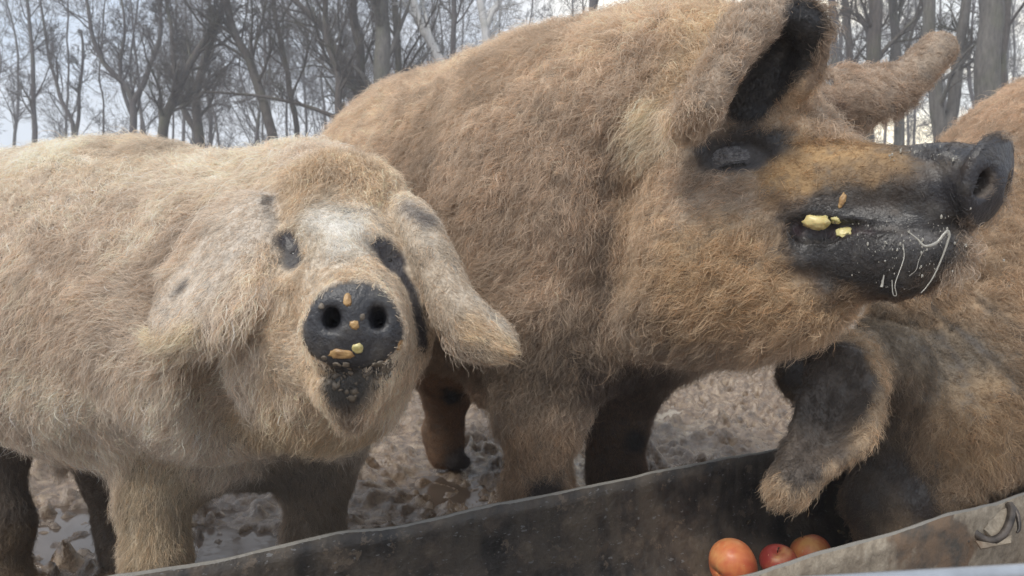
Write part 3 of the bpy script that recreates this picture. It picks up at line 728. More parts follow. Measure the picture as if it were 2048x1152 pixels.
def trough_shell():
    V = []; Fc = []; nu, nv = 420, 64; th = 0.0032
    ts = np.linspace(TL0, TL1, nu); an = np.linspace(0, math.pi, nv)
    T, A = np.meshgrid(ts, an, indexing='ij')
    def surf(rr, off=0):
        q = np.stack([T.ravel() * 1.0, A.ravel() * 0.15, np.zeros(T.size)], 1)
        dent = (fbm(q, 5, 3, 60) - 0.5) * 0.014
        e = np.exp(-((np.minimum(A, math.pi - A)).ravel() / 0.25) ** 2)
        rimw = (fbm(np.stack([T.ravel(), (A.ravel() > 1.5) * 9.0, 0 * T.ravel()], 1), 9, 3, 66) - 0.5) * 0.016 * e
        r_ = rr + dent
        px_, pz_ = prof(A.ravel(), r_)
        p = axis0 + ud * T.ravel()[:, None] + pd * px_[:, None]
        p[:, 2] = zr + pz_ + rimw
        return p
    outer = surf(RO); inner = surf(RO - th)
    N = len(outer); V = np.concatenate([outer, inner])
    def q(o, flip):
        i = (np.arange(nu - 1)[:, None] * nv + np.arange(nv - 1)[None]).ravel() + o
        f = np.stack([i, i + nv, i + nv + 1, i + 1], 1); return f[:, ::-1] if flip else f
    fs = [q(0, False), q(N, True)]
    for c in (0, nv - 1):
        i = np.arange(nu - 1) * nv + c; fs.append(np.stack([i, i + N, i + nv + N, i + nv], 1) if c == 0 else np.stack([i + nv, i + nv + N, i + N, i], 1))
    for r_ in (0, nu - 1):
        i = np.arange(nv - 1) + r_ * nv; fs.append(np.stack([i, i + 1, i + 1 + N, i + N], 1) if r_ == 0 else np.stack([i + N, i + 1 + N, i + 1, i], 1))
    side = np.concatenate([np.ones(N), np.zeros(N)])
    ang = np.concatenate([A.ravel(), A.ravel()]); along = np.concatenate([T.ravel()] * 2)
    return V, np.concatenate(fs), dict(side=side, ang=ang, along=along)
tv, tf, tat = trough_shell()
t = NT('trough_metal'); pz = t.pos()
big = t.noise(7, 5, 0.6, pz); fine = t.noise(70, 5, 0.7, pz); mid = t.noise(22, 4, 0.6, pz)
incol = t.ramp(mid, [(0.30, (0.022, 0.020, 0.019)), (0.5, (0.050, 0.042, 0.036)), (0.62, (0.095, 0.072, 0.054)), (0.75, (0.17, 0.135, 0.10))])
crust = t.ramp(fine, [(0.3, (0.16, 0.13, 0.095)), (0.6, (0.33, 0.28, 0.215)), (0.8, (0.42, 0.37, 0.30))])
sp = t.n('ShaderNodeMapping'); sp.inputs['Scale'].default_value = (5, 5, 0.9); t.l(pz, sp.inputs[0])
streak = t.noise(5, 3, 0.6, sp.outputs[0])
crust = t.mix(t.ramp(streak, [(0.5, (0, 0, 0)), (0.66, (0.6, 0.6, 0.6))]), crust, (0.18, 0.14, 0.10))
patch = t.ramp(big, [(0.40, (1, 1, 1)), (0.46, (0, 0, 0))])
outcol = t.mix(patch, crust, t.ramp(mid, [(0.4, (0.075, 0.066, 0.056)), (0.6, (0.17, 0.115, 0.075))]))
sd = t.attr('side', 'Fac'); col = t.mix(sd, incol, outcol)
scm = t.n('ShaderNodeMapping'); scm.inputs['Rotation'].default_value = (0, 0, -0.47); scm.inputs['Scale'].default_value = (3, 120, 120); t.l(pz, scm.inputs[0])
scr = t.ramp(t.noise(1.5, 2, 0.6, scm.outputs[0]), [(0.66, (0, 0, 0)), (0.70, (1, 1, 1))]); blot = t.ramp(t.noise(32, 5, 0.75, pz), [(0.59, (0, 0, 0)), (0.62, (1, 1, 1))])
incol = t.mix(t.ramp(streak, [(0.42, (0, 0, 0)), (0.62, (0.75, 0.75, 0.75))]), incol, (0.105, 0.085, 0.066)); incol2 = t.mix(scr, t.mix(blot, incol, (0.13, 0.10, 0.075)), (0.16, 0.155, 0.15)); col = t.mix(sd, incol2, outcol)
# thin pale line along the rim, a bright metal edge painted into the colour
an_ = t.attr('ang', 'Fac'); e1 = math_(t, 'LESS_THAN', math_(t, 'MINIMUM', an_, math_(t, 'SUBTRACT', math.pi, an_)), math_(t, 'MULTIPLY', t.noise(25, 4, 0.7, pz), 0.012))
col = t.mix(e1, col, (0.24, 0.225, 0.20))
ro = t.mix(sd, t.ramp(mid, [(0.35, (0.28,) * 3), (0.6, (0.5,) * 3)]), (0.85,) * 3)
t.bsdf(col, ro, math_(t, 'ADD', fine, mid), 0.6, 0.004)
TM = t.m
tr = empty('feeding_trough', (axis0[0], axis0[1], 0.0)); tag(tr, 'long half round dented metal feeding trough, dark inside and caked with dry mud outside', 'trough')
bpy.context.view_layer.update()
add_child(mesh_obj('shell', tv, tf, TM, attrs=tat), tr)
def tube(path, rad, n=10, closed_caps=True):
    path = np.asarray(path, float); m = len(path); rad = np.broadcast_to(rad, (m,))
    tg = unit(np.gradient(path, axis=0)); up = np.array([0, 0, 1.0]) if abs(tg[0][2]) < 0.9 else np.array([1.0, 0, 0])
    V = []; nrm = unit(np.cross(tg[0], up))
    for i in range(m):
        nrm = unit(nrm - (nrm @ tg[i]) * tg[i]); b = np.cross(tg[i], nrm)
        a = np.arange(n) / n * 2 * math.pi
        V.append(path[i] + rad[i] * (np.cos(a)[:, None] * nrm + np.sin(a)[:, None] * b))
    V = np.concatenate(V); Fq = []
    for i in range(m - 1):
        for k in range(n): Fq.append((i * n + k, i * n + (k + 1) % n, (i + 1) * n + (k + 1) % n, (i + 1) * n + k))
    Fq.append(tuple(range(n))[::-1]); Fq.append(tuple((m - 1) * n + k for k in range(n)))
    return V, Fq
def smooth_path(pts, n=40):
    A = np.asarray(pts, float); m = len(A); tt = np.linspace(0, m - 1, n); i = np.minimum(tt.astype(int), m - 2); f = (tt - i)[:, None]
    g = lambda j: A[np.clip(j, 0, m - 1)]
    p0, p1, p2, p3 = g(i - 1), g(i), g(i + 1), g(i + 2)
    return 0.5 * (2 * p1 + (p2 - p0) * f + (2 * p0 - 5 * p1 + 4 * p2 - p3) * f ** 2 + (3 * p1 - 3 * p2 + p3 - p0) * f ** 3)
def merge(*parts):
    V = []; Fq = []; o = 0
    for v, f in parts:
        V.append(np.asarray(v)); Fq += [tuple(int(i) + o for i in q) for q in f]; o += len(v)
    return np.concatenate(V), Fq
# end plates and feet
for s_, tt in ((-1, TL0), (1, TL1)):
    a = np.linspace(0, math.pi, 24); rr = RO - 0.006
    pts = [axis0 + ud * (tt - s_ * 0.012) + pd * prof(x, rr)[0] + np.array([0, 0, prof(x, rr)[1]]) for x in a]
    back = [p + ud * s_ * 0.005 for p in pts]
    fcs = [tuple(range(24)), tuple(range(47, 23, -1))] + [(i, 24 + i, 25 + i, i + 1) for i in range(23)] + [(0, 23, 47, 24)]
    add_child(mesh_obj('end_plate', np.array(pts + back), fcs, TM, smooth=False, attrs=dict(side=np.zeros(48), ang=np.full(48, 1.5))), tr)
for tt in (TL0 + 0.15, (TL0 + TL1) / 2 + 0.3, TL1 - 0.15):
    c = axis0 + ud * tt; zb = zr - HT
    L_ = c - pd * 0.16; R_ = c + pd * 0.16
    path = [np.array([L_[0], L_[1], -0.02]), np.array([*(c - pd * 0.15)[:2], zb + 0.02]), np.array([*(c - pd * 0.08)[:2], zb - 0.006]), np.array([*c[:2], zb - 0.008]),
            np.array([*(c + pd * 0.08)[:2], zb - 0.006]), np.array([*(c + pd * 0.15)[:2], zb + 0.02]), np.array([R_[0], R_[1], -0.02])]
    v, f = tube(smooth_path(path, 30), 0.008, 8)
    add_child(mesh_obj('foot', v, f, TM, attrs=dict(side=np.ones(len(v)), ang=np.full(len(v), 1.5))), tr)
# bracket on the near wall
def nw(px, py, out=0.0):
    "point of the near wall's outer face under a picture point, moved outwards"
    dirv = unit(P(px, py, 1.0) - CAM); best = None
    for s in np.arange(0.4, 2.2, 0.002):
        p = CAM + dirv * s; q = p - axis0
        if q @ pd > 0 and in_trough(q, -out): return p
    return p
t = NT('bracket_steel'); n_ = t.noise(40, 4, 0.6, t.pos())
t.bsdf(t.ramp(n_, [(0.35, (0.035, 0.03, 0.027)), (0.6, (0.12, 0.10, 0.085)), (0.75, (0.3, 0.27, 0.23))]), 0.45, n_, 0.4, 0.002, Metallic=0.4); BM = t.m
BQ = lambda x, y, d: P(1975 + (x - 1975) * 1.3, 1052 + (y - 1052) * 1.2, d)
up_ = [BQ(1936, 1034, 1.27), BQ(1948, 1050, 1.255), BQ(1958, 1066, 1.245), BQ(1978, 1077, 1.24), BQ(1997, 1070, 1.24), BQ(2009, 1050, 1.25), BQ(2014, 1026, 1.265), BQ(2010, 1014, 1.275)]
sh = nw(1978, 1068, 0.012) - BQ(1978, 1066, 1.24)
path = smooth_path([p + sh for p in up_], 44); rad = 0.0042 * (1 - 0.5 * (np.linspace(0, 1, 44) > 2))
path2 = smooth_path([BQ(2010, 1014, 1.275) + sh, BQ(2022, 1030, 1.262) + sh, BQ(2026, 1055, 1.248) + sh, BQ(2022, 1064, 1.244) + sh], 14)
v, f = merge(tube(path, 0.0055, 10), tube(path2, np.linspace(0.0046, 0.0015, 14), 8), tube(smooth_path([BQ(1938, 1030, 1.27) + sh, BQ(1945, 1080, 1.235) + sh], 6), 0.002, 8))
bo = add_child(mesh_obj('bracket', v, f, BM), tr)
def plate(pp, th, mat, name, par):
    pp = np.array(pp); n = unit(np.cross(pp[1] - pp[0], pp[-1] - pp[0])); m = len(pp)
    n = n if n @ (CAM - pp[0]) > 0 else -n
    V = np.concatenate([pp + n * th, pp - n * th])
    Fq = [tuple(range(m)), tuple(range(2 * m - 1, m - 1, -1))] + [(i, i + m, (i + 1) % m + m, (i + 1) % m) for i in range(m)]
    o = mesh_obj(name, V, Fq, mat, smooth=False, attrs=dict(side=np.ones(2 * m), ang=np.full(2 * m, 1.5))); add_child(o, par); return o
s2_ = sh
plate([BQ(1970, 1058, 1.25) + s2_, BQ(1985, 1030, 1.27) + s2_, BQ(2004, 1022, 1.272) + s2_, BQ(2006, 1045, 1.26) + s2_, BQ(1996, 1064, 1.25) + s2_, BQ(1980, 1070, 1.247) + s2_], 0.0015, TM, 'bracket_plate', tr)
plate([BQ(1956, 1078, 1.235) + s2_, BQ(1990, 1084, 1.232) + s2_, BQ(2013, 1068, 1.238) + s2_, BQ(2012, 1082, 1.228) + s2_, BQ(1965, 1092, 1.224) + s2_], 0.0015, TM, 'bracket_lip', tr)

# ================================================================== rail in front
t = NT('galvanised_steel'); n_ = t.noise(30, 4, 0.6, t.pos()); t.bsdf(t.ramp(n_, [(0.3, (0.30, 0.32, 0.35)), (0.7, (0.45, 0.48, 0.52))]), 0.42, n_, 0.15, 0.001, Metallic=0.6)
v, f = tube([P(-900, 1325, 0.46), P(600, 1232, 0.47), P(1750, 1163, 0.48), P(2700, 1106, 0.50)], R(18, 0.48), 20)
ra = mesh_obj('fence_rail', v, f, t.m); tag(ra, 'grey galvanised fence rail crossing the lower right corner in front of the trough', 'rail')

# ================================================================== apples
def on_trough(px, py, r):
    dirv = unit(P(px, py, 1.0) - CAM); last = None
    for s in np.arange(0.6, 2.2, 0.001):
        p = CAM + dirv * s; q = p - axis0; 
        if q[2] < 0 and in_trough(q, r + 0.008): last = p
    return last
def apple_mesh(c, r, ax, seed):
    U = np.linspace(0, math.pi, 40); Vv = np.linspace(0, 2 * math.pi, 48, endpoint=False)
    verts = []; ax = unit(np.array(ax, float)); M = frame(ax, (0.1, 1, 0.2))
    for u in U:
        for w_ in Vv:
            rr = r * (1 + 0.008 * math.cos(w_ * 5) * max(0, -math.cos(u)) + 0.03 * math.sin(2 * w_ + seed)) * (0.97 + 0.03 * math.sin(w_ + seed))
            dip = 0.26 * math.exp(-(u / 0.33) ** 2) + 0.16 * math.exp(-((math.pi - u) / 0.35) ** 2)
            x, y, z = math.sin(u) * math.cos(w_), math.sin(u) * math.sin(w_), math.cos(u) * (0.90 - dip)
            verts.append(c + rr * (x * M[0] + y * M[1] + z * M[2]))
    n = len(Vv); f = [(i * n + k, (i + 1) * n + k, (i + 1) * n + (k + 1) % n, i * n + (k + 1) % n) for i in range(39) for k in range(n)]
    return np.array(verts), f, M
def apple(px, py, rpx, d, ax, c1, c2, c3, label, seed):
    r = R(rpx, d); c = on_trough(px, py, r)
    for _ in range(3): r = R(rpx, (c - CAM) @ cf / SC); c = on_trough(px, py, r)
    t = NT('apple_skin'); oc = t.pos()
    n1 = t.noise(16, 3, 0.6, oc, 0.6); n2 = t.noise(160, 2, 0.5, oc)
    sx = t.n('ShaderNodeMapping'); sx.inputs['Location'].default_value = (seed, seed * 3, 0); sx.inputs['Scale'].default_value = (60, 60, 9); t.l(oc, sx.inputs[0]); n3 = t.noise(1, 3, 0.6, sx.outputs[0])
    cc = t.ramp(n1, [(0.32, c1), (0.5, c2), (0.68, c3)]); cc = t.mix(t.ramp(n3, [(0.45, (0, 0, 0)), (0.65, (0.45,) * 3)]), cc, c1)
    cc = t.mix(t.ramp(n2, [(0.68, (0, 0, 0)), (0.74, (1, 1, 1))]), cc, (0.6, 0.35, 0.18))
    t.bsdf(cc, t.ramp(n2, [(0.4, (0.38,) * 3), (0.6, (0.55,) * 3)]), n1, 0.1, 0.002, Subsurface_Weight=0.05)
    o = empty('apple', tuple(c)); tag(o, label, 'apple', 'apples in the trough')
    v, f, M = apple_mesh(c, r, ax, seed)
    add_child(mesh_obj('fruit', v, f, t.m), o)
    v, f = tube([c + M[2] * r * 0.66, c + M[2] * r * 0.8 + M[0] * r * 0.02, c + M[2] * r * 1.0 + M[0] * r * 0.09], [r * 0.035, r * 0.03, r * 0.045], 8)
    t2 = NT('stem'); t2.bsdf((0.08, 0.05, 0.03), 0.8); add_child(mesh_obj('stem', v, f, t2.m), o)
apple(1466, 1128, 53, 1.33, (0.85, 0.35, 0.35), (0.52, 0.10, 0.05), (0.66, 0.21, 0.08), (0.74, 0.38, 0.15), 'large orange red apple, leftmost of the three in the trough', 1.0)
apple(1556, 1122, 37, 1.33, (-0.2, -0.35, 0.9), (0.30, 0.035, 0.035), (0.45, 0.07, 0.05), (0.60, 0.30, 0.13), 'small dark red apple between the other two in the trough', 2.3)
apple(1622, 1106, 43, 1.35, (-0.4, 0.4, 0.8), (0.48, 0.06, 0.04), (0.60, 0.14, 0.06), (0.68, 0.34, 0.12), 'red and yellow apple, rightmost of the three in the trough', 4.1)

# ================================================================== bits of food
bpy.context.view_layer.update()
def hit(root, px, py):
    b = root_body[root.name]; from mathutils import Vector
    o = Vector(CAM - np.array(root.location)) - Vector(b.location); dv = unit(P(px, py, 1.0) - CAM)
    ok, loc, nrm, _ = b.ray_cast(o, Vector(dv))
    if not ok: return P(px, py, 1.0), -cf
    return np.array(loc + b.location) + np.array(root.location), np.array(nrm)
def chunk(px, py, sx, sy, root, mat, label, name='apple_piece', cat='apple piece', group=None, lift=0.3, seed=0, rot=0.0, thick=0.5, d=None):
    p, n = hit(root, px, py)
    if d is not None: p = P(px, py, d); n = -cf
    dd = (p - CAM) @ cf / SC; M = frame(n, (math.sin(rot), 0.01, math.cos(rot)))
    U = np.linspace(0.001, math.pi - 0.001, 14); Vv = np.linspace(0, 2 * math.pi, 20, endpoint=False)
    G = np.array([[math.sin(u) * math.cos(w_), math.sin(u) * math.sin(w_), math.cos(u)] for u in U for w_ in Vv])
    G = np.sign(G) * np.abs(G) ** 0.92; k = 1 + (fbm(G * 1.0 + seed * 7.7, 2.4, 3, seed) - 0.5) * 1.0
    rx, ry = R(sx * 0.9, dd), R(sy * 0.9, dd); rz = min(rx, ry) * thick
    V = p + n * rz * lift + (G[:, :1] * M[0] * rx + G[:, 1:2] * M[1] * ry + G[:, 2:] * M[2] * rz) * k[:, None]
    nn = 20; f = [(i * nn + q, (i + 1) * nn + q, (i + 1) * nn + (q + 1) % nn, i * nn + (q + 1) % nn) for i in range(13) for q in range(nn)]
    o = mesh_obj(name, V, f, mat); tag(o, label, cat, group); return o
t = NT('apple_flesh'); n_ = t.noise(90, 3, 0.6, t.pos()); t.bsdf(t.ramp(n_, [(0.3, (0.50, 0.38, 0.14)), (0.7, (0.72, 0.60, 0.30))]), 0.4, n_, 0.4, 0.002, Subsurface_Weight=0.15); FL = t.m
t = NT('apple_flesh_bruised'); n_ = t.noise(120, 3, 0.6, t.pos()); t.bsdf(t.ramp(n_, [(0.3, (0.22, 0.12, 0.05)), (0.7, (0.50, 0.32, 0.14))]), 0.4, n_, 0.5, 0.002); FB = t.m
t = NT('mash'); n_ = t.noise(150, 3, 0.6, t.pos()); t.bsdf(t.ramp(n_, [(0.3, (0.08, 0.065, 0.05)), (0.7, (0.20, 0.165, 0.125))]), 0.5, n_, 0.6, 0.002); MS = t.m
chunk(1634, 436, 26, 17, pg2, FL, 'round yellow apple chunk with brown edge in the corner of the big pig\'s mouth', seed=3, lift=0.8, rot=0.1, thick=0.9)
chunk(1672, 440, 11, 9, pg2, FL, 'small pale apple bit beside the round chunk in the big pig\'s mouth', seed=5, lift=0.4)
chunk(1688, 465, 16, 15, pg2, FL, 'ragged pale yellow apple flake stuck on the big pig\'s black lip', seed=8, lift=0.6, rot=0.6, thick=0.3)
chunk(1684, 402, 7, 17, pg2, FB, 'brownish apple peel sliver on the big pig\'s upper lip', name='apple_peel', cat='apple peel', seed=9, rot=0.2)
for k, (x, y, a, b, m, lb) in enumerate([(695, 600, 9, 15, FB, 'orange apple crumb above the nostrils of the pale pig'), (709, 650, 10, 10, FB, 'round orange crumb between the nostrils of the pale pig'),
        (683, 708, 26, 11, FB, 'wide orange apple crumb on the lower edge of the pale pig\'s snout'), (715, 696, 11, 11, FL, 'bright yellow apple crumb low on the pale pig\'s snout'),
        (643, 613, 7, 7, MS, 'small beige crumb at the upper left of the pale pig\'s snout'), (725, 634, 6, 7, MS, 'small beige crumb beside the right nostril of the pale pig'),
        (800, 690, 8, 12, FB, 'brown crumb at the right edge of the pale pig\'s snout'), (648, 716, 7, 6, MS, 'small beige crumb at the left edge of the pale pig\'s lip'),
        (762, 780, 6, 12, MS, 'beige drip hanging at the right of the pale pig\'s chin')]):
    chunk(x, y, a, b, pg1, m, lb, name='apple_crumb', cat='crumb', group='crumbs on the pale pig\'s snout', seed=20 + k, thick=0.35, lift=0.05)
# mash smeared over the chin of the pale pig: uncountable
parts = []; r_ = np.random.default_rng(3)
G_ = np.array([[math.sin(u) * math.cos(w_), math.sin(u) * math.sin(w_), math.cos(u)] for u in np.linspace(0.01, 3.13, 7) for w_ in np.linspace(0, 2 * math.pi, 9, endpoint=False)])
GF_ = [(i * 9 + k, (i + 1) * 9 + k, (i + 1) * 9 + (k + 1) % 9, i * 9 + (k + 1) % 9) for i in range(6) for k in range(9)]
for k in range(230):
    a = r_.uniform(0, 1); x = 636 + 148 * a + r_.normal(0, 8); y = 728 + 60 * math.sin(a * math.pi) * r_.uniform(0.1, 1.15) + r_.normal(0, 8)
    if abs(x - 715) < 30 and y > 735 and r_.random() < 0.7: continue
    p, n = hit(pg1, x, y)
    if (p - CAM) @ cf > 0.95 * SC or (p - CAM) @ cf < 0.68 * SC: continue
    s = 0.0005 + 0.0018 * r_.random() ** 2.5; st = np.array([r_.uniform(0.5, 1.5), r_.uniform(0.5, 1.7), 0.35]); fr_ = frame(n, (r_.normal(), 0.1, r_.normal()))
    v_ = p + n * 0.001 + (G_ * (1 + 1.3 * (fbm(G_ + k * 3.1, 2.0, 2, k) - 0.5))[:, None] * s * st * 1.4) @ fr_
    parts.append((v_, GF_))
if parts:
    v, f = merge(*parts); ms = mesh_obj('mash', v, f, MS); tag(ms, 'wet food mash smeared over the pale pig\'s chin', None, None, 'stuff')
# saliva
t = NT('saliva'); t.bsdf((0.62, 0.60, 0.54), 0.2, Transmission_Weight=0.6); SV = t.m
def strand(pts, rad, label, d=0.9):
    v, f = tube(smooth_path([P(*p) for p in pts], 40), rad, 8); o = mesh_obj('saliva_thread', v, f, SV); tag(o, label, 'saliva', 'saliva threads at the big pig\'s mouth')
strand([(1815, 462, .935), (1835, 478, .915), (1850, 492, .90), (1872, 486, .90), (1888, 468, .90), (1896, 462, .90), (1899, 472, .90)], np.concatenate([np.linspace(0.0005, 0.0017, 20), np.full(20, 0.0014)]), 'thick white saliva loop hanging from the big pig\'s lip')
strand([(1899, 472, .90), (1890, 500, .902), (1878, 530, .905), (1866, 555, .907), (1852, 575, .91), (1842, 586, .91)], np.linspace(0.0011, 0.0004, 40), 'long saliva thread dripping down from the thick loop')
strand([(1806, 488, .93), (1808, 515, .92), (1798, 545, .915), (1790, 570, .91), (1793, 590, .91), (1786, 588, .91), (1784, 560, .915)], 0.0004, 'thin saliva thread with a hook at its end below the chin')
strand([(1848, 500, .90), (1838, 520, .905), (1832, 540, .905), (1818, 552, .91)], 0.0003, 'short fine saliva thread between the long ones')
strand([(1768, 550, .93), (1765, 566, .93), (1763, 574, .93)], np.linspace(0.0005, 0.0016, 40), 'single saliva drop left of the threads')

# scraps and crumbs of feed lying on the inside of the trough
r_ = np.random.default_rng(12); sc_ = []
for k in range(300):
    tt = r_.uniform(-0.3, 2.0); an = math.acos(r_.uniform(-0.97, 0.9)); rr = RO - 0.0055
    p = axis0 + ud * tt + pd * prof(an, rr)[0]; p[2] = zr + prof(an, rr)[1]
    s = r_.uniform(0.0008, 0.003) * (1.6 if r_.random() < 0.12 else 1)
    M_ = frame(r_.normal(0, 1, 3)); st = np.array([1, r_.uniform(0.5, 1.5), r_.uniform(1, 3)])
    sc_.append((p + ((G_ * (1 + 0.8 * (fbm(G_ + k * 2.3, 1.7, 2, k) - 0.5))[:, None]) * s * st) @ M_, GF_))
v, f = merge(*sc_); t = NT('feed_scraps'); n_ = t.noise(30, 2, 0.5, t.pos()); t.bsdf(t.ramp(n_, [(0.35, (0.08, 0.06, 0.04)), (0.5, (0.24, 0.18, 0.11)), (0.65, (0.40, 0.32, 0.18))]), 0.6)
tag(mesh_obj('feed_scraps', v, f, t.m), 'crumbs and scraps of feed stuck inside the trough', None, None, 'stuff')

# froth and tiny droplets on the big pig's lips: uncountable
parts = []
for k in range(170):
    if r_.random() < 0.6: x, y = r_.normal(1850, 50), r_.normal(500, 38)
    elif r_.random() < 0.5: x, y = r_.uniform(1700, 1800), r_.normal(500, 40)
    else: x, y = r_.uniform(1780, 1940), r_.normal(308, 10)
    p, n = hit(pg2, x, y)
    if (p - CAM) @ cf > 1.1 * SC: continue
    s = 0.0004 + 0.0011 * r_.random() ** 4
    parts.append((p + n * 0.0035 + (G_ * np.array([1, 1, r_.uniform(0.8, 2.2)])) * s, GF_))
v, f = merge(*parts); tag(mesh_obj('froth', v, f, SV), 'fine white froth and droplets speckling the big pig\'s black muzzle', None, None, 'stuff')

# wrinkled closed eyelid and lashes of the big pig
t = NT('eyelid'); n_ = t.noise(260, 4, 0.7, t.pos()); t.bsdf(t.ramp(n_, [(0.35, (0.045, 0.043, 0.046)), (0.65, (0.24, 0.235, 0.24))]), 0.5, n_, 0.7, 0.0015)
Ul, Vl = np.meshgrid(np.linspace(0.02, math.pi - 0.02, 90), np.linspace(0, 2 * math.pi, 120, endpoint=False), indexing='ij'); Ul, Vl = Ul.ravel(), Vl.ravel()
Gl = np.stack([np.sin(Ul) * np.cos(Vl), np.sin(Ul) * np.sin(Vl), np.cos(Ul)], 1)           # right, up, away
arc = Gl[:, 1] + 0.35 * Gl[:, 0] ** 2 + 0.10 * (fbm(Gl, 2.5, 2, 4) - 0.5)
dsp = -0.055 * np.exp(-((arc + 0.30) / 0.035) ** 2) - 0.03 * np.exp(-((arc - 0.45) / 0.04) ** 2) - 0.03 * np.exp(-((arc - 0.12) / 0.04) ** 2) + 0.10 * (fbm(Gl * [1, 2.4, 1], 7, 3, 9) - 0.5)
lc = P(1478, 320, ed + 0.0215)
LV = lc + (Gl * (1 + dsp)[:, None] * np.array([R(60, 1.1), R(37, 1.1), R(43, 1.1)])) @ np.stack([cr, cu, cf])
ia = (np.arange(89)[:, None] * 120 + np.arange(120)[None]).ravel(); ib = (np.arange(89)[:, None] * 120 + (np.arange(120)[None] + 1) % 120).ravel()
add_child(mesh_obj('eyelid', LV, np.stack([ia, ib, ib + 120, ia + 120], 1), t.m), pg2)
rl = np.random.default_rng(8); nl = 90; sx_ = rl.uniform(-0.85, 0.85, nl)
r0 = lc + (sx_[:, None] * cr * R(58, 1.1)) + ((-0.30 - 0.35 * sx_ ** 2) * R(37, 1.1))[:, None] * cu - (np.sqrt(np.clip(1 - sx_ ** 2 - 0.12, 0.02, 1)) * R(41, 1.1))[:, None] * cf
dl = unit(-cf * 0.8 - cu * 0.9 + sx_[:, None] * cr * 0.7 + rl.normal(0, 0.2, (nl, 3))); ul = np.linspace(0, 1, 6)[None, :, None]
hair_obj('eyelash', r0[:, None] + dl[:, None] * ul * 0.011 + cu * (ul ** 2) * 0.004, np.linspace(0.0004, 0.0001, 6)[None], np.tile([0.05, 0.045, 0.04], (nl, 1)), FUR, pg2)

# eyes of the pale pig, parts of the pig
t = NT('eye'); t.bsdf((0.012, 0.009, 0.008), 0.08); EY = t.m
for x, y, rr in ((585, 505, 11), (779, 520, 10)):
    p, n = hit(pg1, x, y); d_ = (p - CAM) @ cf / SC; c = p - n * R(rr * 0.85, d_); r = R(rr, d_)
    U = np.linspace(0.01, math.pi - 0.01, 16)
    V = np.array([c + r * np.array([math.sin(u) * math.cos(w_), math.sin(u) * math.sin(w_), math.cos(u)]) for u in U for w_ in np.linspace(0, 2 * math.pi, 20, endpoint=False)])
    f = [(i * 20 + k, (i + 1) * 20 + k, (i + 1) * 20 + (k + 1) % 20, i * 20 + (k + 1) % 20) for i in range(15) for k in range(20)]
    add_child(mesh_obj('eye', V, f, EY), pg1)

# ================================================================== trees
def bark(c0, c1, name):
    t = NT(name); pz = t.pos(); mp = t.n('ShaderNodeMapping'); mp.inputs['Scale'].default_value = (1, 1, 0.25); t.l(pz, mp.inputs[0])
    n1 = t.noise(28, 5, 0.7, mp.outputs[0]); n2 = t.noise(3, 3, 0.5, pz)
    c = t.ramp(n1, [(0.3, c0), (0.7, c1)]); c = t.mix(t.ramp(n2, [(0.5, (0, 0, 0)), (0.75, (0.4,) * 3)]), c, (0.10, 0.115, 0.06))
    t.bsdf(c, 0.9, n1, 0.8, 0.02); return t.m
BK = dict(grey=bark((0.065, 0.060, 0.056), (0.165, 0.155, 0.142), 'bark_grey'), dark=bark((0.040, 0.033, 0.030), (0.11, 0.095, 0.085), 'bark_dark'),
          birch=bark((0.40, 0.40, 0.40), (0.62, 0.61, 0.60), 'bark_birch'), far=bark((0.060, 0.053, 0.055), (0.125, 0.112, 0.11), 'bark_far'))
def tubes_batch(paths, rad, n):
    "paths (m,k,3), rad (m,k)"
    m, k = paths.shape[:2]; tg = np.empty_like(paths); tg[:, 1:-1] = paths[:, 2:] - paths[:, :-2]; tg[:, 0] = paths[:, 1] - paths[:, 0]; tg[:, -1] = paths[:, -1] - paths[:, -2]; tg = unit(tg)
    ref = np.where(np.abs(tg[:, :1, 2:3]) < 0.9, np.array([0, 0, 1.0]), np.array([1.0, 0, 0])); ref = np.broadcast_to(ref, tg.shape)
    nr = unit(np.cross(tg, ref)); b = np.cross(tg, nr); a = np.arange(n) / n * 2 * math.pi
    V = paths[:, :, None] + rad[:, :, None, None] * (np.cos(a)[:, None] * nr[:, :, None] + np.sin(a)[:, None] * b[:, :, None])
    base = (np.arange(m)[:, None] * k + np.arange(k - 1)[None]).ravel() * n
    q = np.arange(n); q2 = (q + 1) % n
    f = np.stack([base[:, None] + q, base[:, None] + q2, base[:, None] + n + q2, base[:, None] + n + q], -1).reshape(-1, 4)
    return V.reshape(-1, 3), f
